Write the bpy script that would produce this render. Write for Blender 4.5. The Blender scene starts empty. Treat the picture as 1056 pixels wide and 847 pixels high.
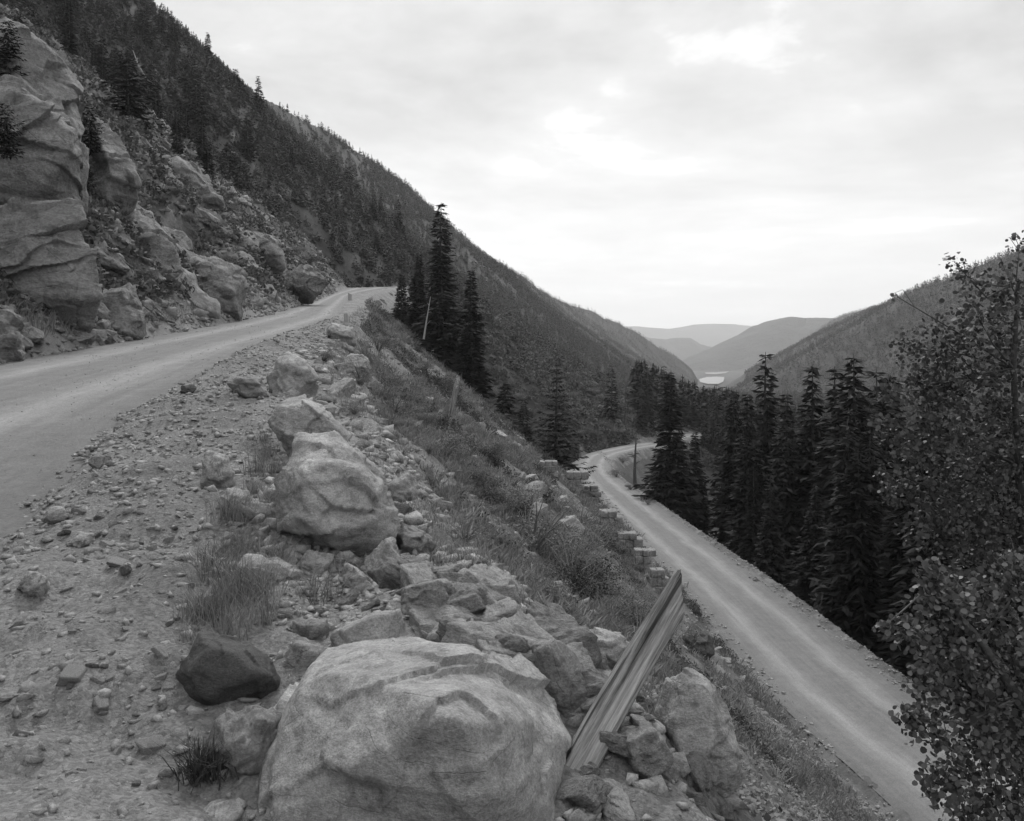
import bpy, bmesh, math, random
import numpy as np

random.seed(7)
rng = np.random.default_rng(11)
S = bpy.context.scene
COL = S.collection
F = 900.0; CX = 528.0; HY = 350.0          # pixel focal length, principal column and horizon row of the photo

def P(px, py, d):
    return np.array([(px-CX)/F*d, d, (HY-py)/F*d])

def sm(a, b, x):
    t = np.clip((x-a)/(b-a), 0, 1); return t*t*(3-2*t)

# ------------------------------------------------------------------ noise
def _h(ix, iy, iz, s):
    n = (ix.astype(np.int64)*73856093) ^ (iy.astype(np.int64)*19349663) ^ (iz.astype(np.int64)*83492791) ^ (s*2654435761)
    n = n & 0xFFFFFFFF
    n = ((n ^ (n >> 15))*2246822519) & 0xFFFFFFFF
    n = ((n ^ (n >> 13))*3266489917) & 0xFFFFFFFF
    n = n ^ (n >> 16)
    return n.astype(np.float64)/4294967295.0

def vn(x, y, z=None, s=0):
    x = np.asarray(x, float); y = np.asarray(y, float)
    z = np.zeros_like(x) if z is None else np.asarray(z, float)
    fx, fy, fz = np.floor(x), np.floor(y), np.floor(z)
    ux, uy, uz = x-fx, y-fy, z-fz
    ux = ux*ux*(3-2*ux); uy = uy*uy*(3-2*uy); uz = uz*uz*(3-2*uz)
    r = 0
    for a in (0, 1):
        for b in (0, 1):
            for c in (0, 1):
                w = (ux if a else 1-ux)*(uy if b else 1-uy)*(uz if c else 1-uz)
                r = r + w*_h(fx+a, fy+b, fz+c, s)
    return r*2-1

def fbm(x, y, z=None, o=4, s=0, g=.5):
    r = 0; a = 1; t = 0
    for i in range(o):
        k = 2.03**i
        r = r + a*vn(np.asarray(x)*k, np.asarray(y)*k, None if z is None else np.asarray(z)*k, s+i*17)
        t += a; a *= g
    return r/t

# ------------------------------------------------------------------ terrain
UY = np.array([-40, 0, 24, 51, 80, 110, 130, 150, 170, 400.])
UZ = np.array([-3.5, -1.65, -.2, 1.42, 3.4, 5.5, 7.1, 8.9, 10.6, 11.])
RYs = np.array([-40, 0, 2.5, 5.5, 11.1, 15, 24.3, 33.7, 51, 80, 110, 130, 150, 170, 400.])
RXs = np.array([-1.0, -2.0, -2.55, -3.24, -4.8, -5.5, -7.0, -7.7, -9.9, -15.2, -20.5, -21.9, -20.6, -21, -21.])
LYs = np.array([-40, 0, 10, 18.8, 24.3, 33.7, 51, 80, 110, 130, 150, 170, 400.])
LXs = np.array([-10, -10.2, -10.6, -11.0, -11.5, -12.3, -14.2, -18.4, -23.2, -26, -28.2, -29.5, -29.5])
CYs = np.array([-40, 0, 2, 3.7, 4.9, 8.1, 14.3, 21.5, 33.7, 51, 80, 110, 150, 170, 400.])
CXs = np.array([1.5, 1.2, .75, .35, -.2, -1.06, -2.7, -4.25, -6.3, -8.8, -13.6, -18, -18.8, -19, -19.])
def upper(y):
    return np.interp(y, UY, UZ), np.interp(y, LYs, LXs), np.interp(y, RYs, RXs), np.interp(y, CYs, CXs)

LP = np.array([(14, -30), (12.5, 0), (11.8, 20), (11.1, 30), (11.2, 45), (10.9, 60), (10.4, 80), (10.1, 100), (10.6, 115), (13.5, 131),
               (20, 146), (28, 160), (36, 178), (44, 186), (54, 184), (66, 172), (80, 150), (95, 120.)])
LZ = np.array([-8.4, -10.0, -11.3, -11.95, -12.85, -13.75, -14.9, -16.1, -16.8, -17.4, -18.1, -18.8, -19.5, -20.6, -22, -24, -27, -30.])
def resample(pts, z, n):
    # Catmull-Rom through the points
    out = []; m = len(pts); p = np.column_stack([pts, z])
    for i in range(m-1):
        p0 = p[max(i-1, 0)]; p1 = p[i]; p2 = p[i+1]; p3 = p[min(i+2, m-1)]
        for k in range(n):
            t = k/n
            out.append(.5*((2*p1)+(-p0+p2)*t+(2*p0-5*p1+4*p2-p3)*t*t+(-p0+3*p1-3*p2+p3)*t**3))
    out.append(p[-1]); return np.array(out)
LC = resample(LP, LZ, 5)

def polydist(x, y, poly):
    """distance to a polyline (n,3), z at the nearest point, side (+ = right of travel)"""
    best = np.full(x.shape, 1e9); zz = np.zeros(x.shape); side = np.ones(x.shape)
    for i in range(len(poly)-1):
        a = poly[i]; b = poly[i+1]; d = b[:2]-a[:2]; L2 = d@d+1e-9
        t = np.clip(((x-a[0])*d[0]+(y-a[1])*d[1])/L2, 0, 1)
        qx = x-a[0]-t*d[0]; qy = y-a[1]-t*d[1]; dd = np.hypot(qx, qy)
        m = dd < best
        best = np.where(m, dd, best); zz = np.where(m, a[2]+t*(b[2]-a[2]), zz)
        side = np.where(m, np.where(qx*d[1]-qy*d[0] > 0, 1., -1.), side)
    return best, zz, side

MY = np.array([0, 100, 200, 300, 450, 600, 900, 1200, 1500, 1660, 1800, 1950, 2080, 2200, 20000.])
MRX = np.array([-120, -122, -124, -128, -129, -82, -28, 32, 103, 178, 245, 351, 425, 460, 460.])
MRZ = np.array([80, 90, 108, 117, 125, 110, 85, 74, 58, 45, 18, -24, -76, -110, -400.])
MFY = np.array([0, 150, 190, 200, 300, 450, 600, 900, 1500, 2000, 2200, 20000.])
MFX = np.array([12, 22, 42, 44, 66, 95, 128, 190, 318, 425, 470, 500.])
VY = np.array([-200, 0, 200, 300, 450, 600, 900, 1500, 2500, 4500, 8000, 20000.])
VZ = np.array([-38, -40, -44, -46, -48, -51, -60, -84, -113, -136, -150, -150.])

def ridge(pts):
    return np.array([P(a, b, d)[[0, 1, 2]] for a, b, d in pts])
RIDGES = [
    (ridge([(1500, 60, 980), (1300, 130, 940), (1150, 205, 920), (1049, 259, 940), (980, 288, 1000), (930, 312, 1150), (880, 331, 1450), (840, 352, 1800), (806, 372, 2200), (788, 397, 2500)]), .6),
    (ridge([(1100, 262, 1500), (970, 300, 1600), (915, 315, 1800), (881, 323, 2200), (866, 328, 2500)]), .8),
    (ridge([(960, 327, 3300), (876, 328, 3500), (835, 327.5, 3700), (815, 327, 3700), (798, 330, 3800), (786, 338, 3900), (765, 350, 4100), (740, 360, 4400), (715, 372, 4800)]), .42),
    (ridge([(640, 345, 5000), (684, 350, 5200), (697, 348, 5200), (712, 348.5, 5200), (722, 355, 5200), (738, 361, 5300), (770, 372, 5500)]), .4),
    (ridge([(480, 338, 9000), (600, 339, 9000), (656, 336, 9000), (690, 339, 9000), (715, 334.5, 9000), (734, 333.5, 9000), (760, 335, 9000), (786, 336.5, 9000), (850, 345, 9000), (1000, 350, 9000)]), .3),
]

def bankshape(d, x, y):
    b = 1.2*np.minimum(d, 9)+.78*np.maximum(0, d-9)
    return b

def H(x, y, detail=True, ids=False):
    x = np.atleast_1d(np.asarray(x, float)); y = np.atleast_1d(np.asarray(y, float))
    shp = x.shape; x = x.ravel(); y = y.ravel()
    zu, xl, xr, xc = upper(y)
    far_from_road = np.minimum(np.abs(x-xl), np.abs(x-xr))
    # left bank
    d = np.maximum(0, xl-x)
    n1 = fbm(x*.16, y*.11, o=3, s=3); n2 = fbm(x*.6, y*.35, o=3, s=9)
    bank = zu+bankshape(d, x, y)
    if detail:
        dip = (x*.55+y*.25+bank*.9)
        strat = (np.abs(((dip*.55+n1*1.5) % 1)-.5)*2)
        near = 1-sm(110, 190, y)
        bank = bank+near*sm(.3, 4, d)*(n1*1.9+n2*.8+(strat-.5)*.9+fbm(x*1.7, y*1.7, o=3, s=21)*.45+(.5-np.abs(fbm(x*.9+4, y*.6, o=3, s=23)))*1.5-.5)
    kk = np.interp(y, [0, 5, 12, 50, 80], [1.0, .95, .87, .86, .88])
    sl = zu+.03-kk*(x-xc)
    yb = np.interp(x, [-22, -9, 0, 7, 9, 14, 60], [170, 108, 76, 86, 100, 200, 300])
    sl = sl-1.0*np.maximum(0, y-yb)
    if detail:
        dd = np.maximum(0, x-xc)
        sl = sl+sm(.2, 8, dd)*(fbm(x*.22, y*.12, o=3, s=31)*.7)+sm(0, 2, dd)*fbm(x*.9, y*.7, o=3, s=33)*.22
    t = np.clip((x-xr)/np.maximum(.2, xc-xr), 0, 1)
    berm = zu+.25*np.sin(np.pi*t**.62)*sm(-20, 5, y)*sm(70, 30, y)+(0.03*t)
    near = np.where(x < xl, bank, np.where(x > xc, sl, np.where(x > xr, berm, zu)))
    near = near-220*sm(175, 270, y)*sm(-40, -10, x)-260*sm(190, 300, y)
    # left mountain
    rx = np.interp(y, MY, MRX); rz = np.interp(y, MY, MRZ); fx = np.interp(y, MFY, MFX); fz = np.interp(y, VY, VZ)
    fz = np.where(y < 450, np.interp(y, [0, 150, 200, 450], [-16, -18.5, -21, -48]), fz)
    if detail:
        rz = rz+np.minimum(y*.009, 9)*fbm(y*.012, y*0+3, o=4, s=51)*sm(150, 400, y)+3.2*vn(y*.035, y*0, s=52)*sm(1e3, 300, y)
    tt = np.clip((fx-x)/np.maximum(1, fx-rx), 0, 1)
    M = fz+(rz-fz)*tt**1.22
    M = np.where(x < rx, rz-.3*(rx-x), M)
    if detail:
        mid = np.sin(np.pi*np.clip(tt, 0, 1))
        M = M+mid*(fbm(x*.012, y*.006, o=4, s=41)*np.clip(y*.028, 2, 16)+fbm(x*.07, y*.05, o=3, s=42)*2.2)
    M = np.where(x > fx, fz-.25*(x-fx), M)
    Mw = M-60*(1-sm(95, 160, y))-200*(1-sm(60, 100, y))
    S_ = np.maximum(near, Mw)
    idd = np.where(Mw > near, 1, 0)
    zv = np.interp(y, VY, VZ)
    if detail:
        zv = zv+fbm(x*.01, y*.01, o=2, s=61)*1.0
    idd = np.where(zv > S_, 0, idd); S_ = np.maximum(S_, zv)
    for k, (pl, slp) in enumerate(RIDGES):
        m = y > 120
        if not m.any(): break
        dd, zz, _ = polydist(x[m], y[m], pl)
        R = zz-slp*np.sqrt(dd*dd+400)+slp*20
        if detail:
            sc = [1/140., 1/200., 1/420., 1/400., 1/900.][k]
            amp = [16, 20, 34, 34, 60][k]
            R = R-(1-np.abs(fbm(x[m]*sc*2.2, y[m]*sc*1.6, o=4, s=171+k)))*amp*.35*sm(0, 120, dd)+amp*.3*sm(0, 120, dd)+fbm(x[m]*sc, y[m]*sc, o=5, s=71+k)*amp*sm(0, 150, dd)+fbm(x[m]*sc*4, y[m]*sc*4, o=3, s=91+k)*amp*.12
        full = np.full(x.shape, -1e4); full[m] = R
        idd = np.where(full > S_, 2+k, idd); S_ = np.maximum(S_, full)
    # lower road carve
    m = (y > -40) & (y < 230) & (x > -30) & (x < 130)
    if m.any():
        dl, zl, sd = polydist(x[m], y[m], LC)
        s_ = S_[m]
        w = 2.4
        e = np.maximum(0, dl-w)
        shoulder = np.where(sd > 0, np.maximum(0, e-.35), e)
        lo = zl-np.where(sd > 0, .95, .7)*shoulder+(.05*(e > .05))
        lo = np.where(sd > 0, zl-.95*shoulder+.12*sm(0, .3, e)*(1-sm(.5, 1.2, e)), lo)
        hi = zl+1.25*e
        s_ = np.clip(s_, lo, hi)
        s_ = np.where(dl < w, zl, s_)
        if detail:
            s_ = s_+sm(.2, 1.5, e)*fbm(x[m]*1.2, y[m]*1.2, o=3, s=35)*.12
        S_[m] = s_
    if detail:
        off = np.where(x > xr, x-xr, xl-x)
        g = sm(0, .6, off)*(y < 200)
        S_ = S_+g*(fbm(x*3.1, y*3.1, o=4, s=81)*.07+fbm(x*9, y*9, o=3, s=83)*.022)
    S_ = S_.reshape(shp)
    if ids: return S_, idd.reshape(shp)
    return S_

def h1(x, y): return float(H(np.array([x]), np.array([y]))[0])
_ys = np.exp(np.linspace(math.log(1.2), math.log(6000), 2600)); _yh = _ys[_ys < 600]
def hit(px, py, lift=0.0):
    for g in (_yh[:1400], _yh[1400:]):
        xx = (px-CX)/F*g; zz = (HY-py)/F*g
        h = H(xx, g)+lift
        k = np.argmax(h >= zz)
        if h[k] >= zz[k]: return float(g[k])
    return float(g[-1])

# ------------------------------------------------------------------ mesh helpers
def mesh_np(name, v, f, mat=None, smooth=False):
    """v (n,3); f (m,k) constant arity"""
    v = np.ascontiguousarray(v, np.float32); f = np.ascontiguousarray(f, np.int32)
    me = bpy.data.meshes.new(name); k = f.shape[1]
    me.vertices.add(len(v)); me.vertices.foreach_set('co', v.ravel())
    me.loops.add(f.size); me.loops.foreach_set('vertex_index', f.ravel())
    me.polygons.add(len(f)); me.polygons.foreach_set('loop_start', np.arange(0, f.size, k, dtype=np.int32))
    if smooth: me.polygons.foreach_set('use_smooth', np.ones(len(f), bool))
    me.update(calc_edges=True)
    if mat: me.materials.append(mat)
    return me

def link(name, me, parent=None, loc=(0, 0, 0)):
    o = bpy.data.objects.new(name, me); COL.objects.link(o); o.location = tuple(float(c) for c in loc)
    if parent: o.parent = parent
    return o

def tag(o, label=None, cat=None, group=None, kind=None):
    if label: o['label'] = label
    if cat: o['category'] = cat
    if group: o['group'] = group
    if kind: o['kind'] = kind
    return o

def attr(me, name, vals):
    a = me.attributes.new(name, 'FLOAT', 'POINT'); a.data.foreach_set('value', np.ascontiguousarray(vals, np.float32))

# ------------------------------------------------------------------ materials (the photograph is black and white: all greys)
class NT:
    def __init__(s, name):
        s.m = bpy.data.materials.new(name); s.m.use_nodes = True; s.t = s.m.node_tree; s.t.nodes.clear()
        s.out = s.n('ShaderNodeOutputMaterial'); s.b = s.n('ShaderNodeBsdfPrincipled')
        s.l(s.b.outputs[0], s.out.inputs[0])
        s.b.inputs['Specular IOR Level'].default_value = .3
        s.b.inputs['Roughness'].default_value = .9
        s.tc = s.n('ShaderNodeTexCoord'); s.geo = s.n('ShaderNodeNewGeometry')
    def n(s, t, **k):
        nd = s.t.nodes.new(t)
        for a, b in k.items(): setattr(nd, a, b)
        return nd
    def l(s, a, b): s.t.links.new(a, b)
    def _in(s, nd, i, v):
        if isinstance(v, (int, float)): nd.inputs[i].default_value = v
        elif isinstance(v, tuple): nd.inputs[i].default_value = v
        else: s.l(v, nd.inputs[i])
    def noise(s, scale, det=5, rough=.55, vec=None, dist=0):
        nd = s.n('ShaderNodeTexNoise'); nd.inputs['Scale'].default_value = scale; nd.inputs['Detail'].default_value = det
        nd.inputs['Roughness'].default_value = rough; nd.inputs['Distortion'].default_value = dist
        s.l(vec if vec is not None else s.geo.outputs['Position'], nd.inputs['Vector']); return nd.outputs[0]
    def vor(s, scale, vec=None, feat='F1', out='Distance', rnd=1):
        nd = s.n('ShaderNodeTexVoronoi'); nd.feature = feat; nd.inputs['Scale'].default_value = scale
        nd.inputs['Randomness'].default_value = rnd
        s.l(vec if vec is not None else s.geo.outputs['Position'], nd.inputs['Vector']); return nd.outputs[out]
    def mapping(s, vec, scale=(1, 1, 1), rot=(0, 0, 0)):
        nd = s.n('ShaderNodeMapping'); nd.inputs['Scale'].default_value = scale; nd.inputs['Rotation'].default_value = rot
        s.l(vec, nd.inputs['Vector']); return nd.outputs[0]
    def math(s, op, a, b=0.0, c=0.0, clamp=False):
        nd = s.n('ShaderNodeMath', operation=op, use_clamp=clamp); s._in(nd, 0, a); s._in(nd, 1, b)
        if op in ('MULTIPLY_ADD', 'WRAP'): s._in(nd, 2, c)
        return nd.outputs[0]
    def rng(s, v, a, b, c, d):
        nd = s.n('ShaderNodeMapRange'); s._in(nd, 0, v)
        for i, q in enumerate((a, b, c, d)): nd.inputs[i+1].default_value = q
        return nd.outputs[0]
    def mix(s, f, a, b):
        nd = s.n('ShaderNodeMix'); s._in(nd, 0, f); s._in(nd, 2, a); s._in(nd, 3, b); return nd.outputs[0]
    def at(s, name):
        nd = s.n('ShaderNodeAttribute', attribute_name=name); return nd.outputs['Fac']
    def col(s, v):
        s.l(v, s.b.inputs['Base Color']); return s
    def bump(s, h, dist=.02, strength=1.0, prev=None):
        nd = s.n('ShaderNodeBump'); nd.inputs['Distance'].default_value = dist; nd.inputs['Strength'].default_value = strength
        s.l(h, nd.inputs['Height'])
        if prev is not None: s.l(prev, nd.inputs['Normal'])
        s.l(nd.outputs[0], s.b.inputs['Normal']); return nd.outputs[0]

def rock_mat(name, lo, hi, size=1.0, lichen=.5, rot=(0, .5, .3), band=1.0):
    m = NT(name); v = m.tc.outputs['Object']
    oi = m.n('ShaderNodeObjectInfo')
    off = m.n('ShaderNodeVectorMath', operation='ADD'); m.l(v, off.inputs[0])
    sc = m.n('ShaderNodeVectorMath', operation='SCALE'); m.l(oi.outputs['Location'], sc.inputs[0]); sc.inputs['Scale'].default_value = 3.0
    m.l(sc.outputs[0], off.inputs[1]); v = off.outputs[0]
    st = m.mapping(v, (2.2, 2.2, 5.0), rot)
    big = m.noise(1.6/size, 6, .6, v); fol = m.noise(2.6/size, 9, .72, st, .0); fine = m.noise(60/size, 6, .75, v); med = m.noise(9/size, 7, .7, v)
    c = m.rng(big, .3, .7, lo, hi)
    c = m.math('MULTIPLY', c, m.rng(fol, .3, .7, 1-.28*band, 1+.28*band))
    c = m.math('MULTIPLY', c, m.rng(fine, .3, .7, .62, 1.38))
    spots = m.rng(med, .545, .575, 0, 1)
    c = m.mix(m.math('MULTIPLY', spots, lichen), c, m.math('MULTIPLY', c, .52))
    pale = m.rng(m.noise(5.5/size, 5, .6, m.mapping(v, (1, 1, 1), (1, 2, 3))), .6, .66, 0, .55)
    c = m.mix(pale, c, m.math('MULTIPLY', c, 1.45))
    crack = m.vor(1.7/size, m.mapping(m_dist(m, v, .035*size, 9/size), (1, .45, 2.4), rot), 'DISTANCE_TO_EDGE')
    ck = m.rng(crack, .001, .009, .8, 1)
    ck = m.mix(m.rng(m.noise(1.1/size, 3, .5, m.mapping(v, (1, 1, 1), (2, 1, 0))), .47, .52, 0, 1), 1.0, ck)
    c = m.math('MULTIPLY', c, ck)
    m.col(c)
    h = m.math('ADD', m.math('MULTIPLY', fol, 1.0), m.math('MULTIPLY', fine, .16))
    h = m.math('ADD', h, m.math('MULTIPLY', med, .6))
    fc = m.vor(5/size, m_dist(m, v, .06, 8/size)); h = m.math('ADD', h, m.math('MULTIPLY', fc, .35))
    h = m.math('ADD', h, m.math('MULTIPLY', ck, .5))
    m.bump(h, .05*size, .9)
    m.b.inputs['Roughness'].default_value = .88
    return m.m

def m_dist(m, v, amt, scale):
    nd = m.n('ShaderNodeTexNoise'); nd.inputs['Scale'].default_value = scale; nd.inputs['Detail'].default_value = 3
    m.l(v, nd.inputs['Vector'])
    sc = m.n('ShaderNodeVectorMath', operation='SCALE'); m.l(nd.outputs['Color'], sc.inputs[0]); sc.inputs['Scale'].default_value = amt
    ad = m.n('ShaderNodeVectorMath', operation='ADD'); m.l(v, ad.inputs[0]); m.l(sc.outputs[0], ad.inputs[1])
    return ad.outputs[0]

MAT = {}
MAT['rock_pale'] = rock_mat('pale_granite', .21, .40, .55, .45)
MAT['rock_mid'] = rock_mat('grey_gneiss', .14, .28, .55, .6, (.4, .3, 0))
MAT['rock_dark'] = rock_mat('dark_rock', .055, .09, .5, .4, (.2, .9, 0), .6)
MAT['rock_cliff'] = rock_mat('cliff_rock', .13, .29, 5.0, .6, (.5, .75, .2))
MAT['stone'] = rock_mat('loose_stone', .17, .34, .12, .3)

def ground_mat():
    m = NT('ground_soil'); 
    veg = m.at('veg'); rocky = m.at('rocky'); tr = m.at('forest')
    soil = m.rng(m.noise(1.4, 8, .7), .3, .7, .135, .235)
    grain = m.noise(60, 6, .8); peb = m.vor(60); pebc = m.vor(60, None, 'F1', 'Color')
    bw = m.n('ShaderNodeRGBToBW'); m.l(pebc, bw.inputs[0])
    soil = m.math('MULTIPLY', soil, m.rng(bw.outputs[0], .1, .9, .75, 1.35))
    soil = m.math('MULTIPLY', soil, m.rng(grain, .3, .7, .6, 1.35))
    patches = m.noise(.5, 6, .65)
    soil = m.math('MULTIPLY', soil, m.rng(patches, .35, .65, .75, 1.15))
    rk = m.rng(m.noise(.7, 9, .72, m.mapping(m.geo.outputs['Position'], (1, 1, 2.2), (.5, .7, 0)), .6), .32, .68, .05, .27)
    c = m.mix(rocky, soil, rk)
    vg = m.rng(m.noise(3.0, 8, .75), .3, .7, .05, .12)
    vf = m.math('MULTIPLY', veg, m.rng(m.noise(.8, 6, .65), .40, .56, 0, 1))
    c = m.mix(vf, c, vg)
    fr = m.rng(m.noise(.16, 9, .72), .35, .68, .02, .07)
    pt = m.rng(m.noise(.03, 7, .7), .56, .64, 0, .7)
    fr = m.mix(pt, fr, .13)
    c = m.mix(tr, c, fr)
    m.col(c)
    h = m.math('ADD', m.math('MULTIPLY', grain, .6), m.math('MULTIPLY', peb, -.5))
    n1 = m.bump(h, .012, .9)
    n2 = m.bump(m.noise(2.5, 8, .7), .12, .8, n1)
    m.b.inputs['Roughness'].default_value = .95
    return m.m
MAT['ground'] = ground_mat()

def mount_mat(name, lo, hi, rocklo, sc):
    m = NT(name); p = m.geo.outputs['Position']
    a = m.noise(sc, 9, .72, m.mapping(p, (1, 1, .7)))
    c = m.rng(a, .33, .67, lo, hi)
    pt = m.rng(m.noise(sc*.22, 8, .72), .55, .66, 0, .75)
    c = m.mix(pt, c, m.rng(m.noise(sc*2, 5, .7), .3, .7, rocklo*.6, rocklo*1.3))
    m.col(c); m.bump(a, 3.0/ (sc*8), .8)
    return m.m
MAT['mountain'] = mount_mat('wooded_mountain', .022, .06, .09, .09)
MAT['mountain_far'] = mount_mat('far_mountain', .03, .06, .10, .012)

def road_mat():
    m = NT('gravel_road')
    u = m.at('u'); p = m.geo.outputs['Position']
    w = m.math('ADD', u, m.rng(m.noise(.35, 3, .5), 0, 1, -.16, .16))
    au = m.math('ABSOLUTE', w)
    # packed wheel paths (paler) with loose, darker gravel between and beside them
    tr = m.math('SUBTRACT', 1.0, m.math('MULTIPLY', m.math('ABSOLUTE', m.math('SUBTRACT', au, .42)), 4.2), clamp=True)
    edge = m.rng(au, .72, 1.0, 0, 1)
    fine = m.noise(48, 6, .8); med = m.noise(2.4, 8, .7)
    st = m.at('u'); s_ = m.at('s')
    cmb = m.n('ShaderNodeCombineXYZ'); m.l(m.math('MULTIPLY', st, 16.0), cmb.inputs[0]); m.l(m.math('MULTIPLY', s_, .25), cmb.inputs[1])
    streak = m.noise(1.0, 5, .6, cmb.outputs[0])
    c = m.mix(tr, m.rng(med, .3, .7, .13, .175), m.rng(med, .3, .7, .22, .26))
    c = m.math('MULTIPLY', c, m.rng(streak, .3, .7, .87, 1.12))
    c = m.math('MULTIPLY', c, m.rng(fine, .3, .7, .8, 1.18))
    c = m.mix(edge, c, m.math('MULTIPLY', c, .78))
    st2 = m.vor(34, p, 'F1', 'Color'); bw = m.n('ShaderNodeRGBToBW'); m.l(st2, bw.inputs[0])
    c = m.math('MULTIPLY', c, m.rng(bw.outputs[0], .15, .85, .88, 1.14))
    m.col(c)
    h = m.math('ADD', fine, m.math('MULTIPLY', m.vor(34, p), -.6))
    m.bump(h, .012, .8)
    return m.m
MAT['road'] = road_mat()

def simple(name, lo, hi, scale=6, rough=.9, bump=.01, vec='Object', stretch=(1, 1, 1), spec=.3):
    m = NT(name); v = m.tc.outputs[vec] if vec == 'Object' else m.geo.outputs['Position']
    v = m.mapping(v, stretch)
    a = m.noise(scale, 6, .7, v); m.col(m.rng(a, .3, .7, lo, hi)); m.bump(a, bump, .8)
    m.b.inputs['Roughness'].default_value = rough; m.b.inputs['Specular IOR Level'].default_value = spec
    return m.m
MAT['bark'] = simple('conifer_bark', .05, .12, 20, bump=.01, stretch=(3, 3, .5))
MAT['aspen_bark'] = simple('aspen_bark', .05, .12, 14, bump=.004, stretch=(1, 1, 3))
MAT['dead'] = simple('bleached_dead_wood', .22, .42, 10, bump=.01, stretch=(4, 4, .4))

def foliage(name, lo, hi, trans=.0, spec=.2, rough=.8):
    m = NT(name)
    g = m.at('shade_id')
    oi = m.n('ShaderNodeObjectInfo')
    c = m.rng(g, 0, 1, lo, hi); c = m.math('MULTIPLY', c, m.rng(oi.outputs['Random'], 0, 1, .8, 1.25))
    m.col(c); m.b.inputs['Roughness'].default_value = rough; m.b.inputs['Specular IOR Level'].default_value = spec
    if trans:
        tr = m.n('ShaderNodeBsdfTranslucent'); m.l(c, tr.inputs[0])
        mx = m.n('ShaderNodeMixShader'); mx.inputs[0].default_value = trans
        m.l(m.b.outputs[0], mx.inputs[1]); m.l(tr.outputs[0], mx.inputs[2]); m.l(mx.outputs[0], m.out.inputs[0])
    return m.m
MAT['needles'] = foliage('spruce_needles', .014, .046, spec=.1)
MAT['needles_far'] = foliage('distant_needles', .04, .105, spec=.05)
MAT['aspen_leaf'] = foliage('aspen_leaves', .035, .16, .25, .35, .5)
MAT['shrub'] = foliage('shrub_leaves', .09, .24, .15, .15)
MAT['needles_dark'] = foliage('dark_forest_needles', .02, .06, spec=.05)
MAT['brush'] = foliage('hillside_brush', .06, .17, .1, .15)
MAT['darkshrub'] = foliage('dark_shrub_leaves', .035, .09, .1, .15)
MAT['grass'] = foliage('dry_grass', .10, .27, .15, .15)
MAT['cover'] = foliage('ground_cover_leaves', .06, .22, .15, .3)
MAT['twig'] = simple('grey_twigs', .09, .2, 12)

def wood_mat():
    m = NT('weathered_post_wood'); v = m.mapping(m.tc.outputs['Object'], (26, 26, 1.1))
    a = m.noise(1.6, 7, .7, v, .4); b = m.noise(6, 5, .7, v)
    c = m.rng(a, .34, .66, .06, .40); c = m.math('MULTIPLY', c, m.rng(b, .3, .7, .65, 1.25))
    ck = m.rng(m.noise(2.6, 3, .5, m.mapping(m.tc.outputs['Object'], (16, 16, .5))), .36, .43, .25, 1)
    c = m.math('MULTIPLY', c, ck); m.col(c)
    m.bump(m.math('ADD', m.math('ADD', a, m.math('MULTIPLY', b, .4)), m.math('MULTIPLY', ck, .6)), .012, 1.0)
    return m.m
MAT['wood'] = wood_mat()

def water_mat():
    m = NT('river_water'); m.b.inputs['Base Color'].default_value = (.1, .1, .1, 1); m.b.inputs['Roughness'].default_value = .32
    m.b.inputs['Specular IOR Level'].default_value = 1.0
    m.bump(m.noise(.5, 3), .05, .3); return m.m
MAT['water'] = water_mat()
MAT['meadow'] = simple('dry_meadow', .22, .34, .02, vec='W')

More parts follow.
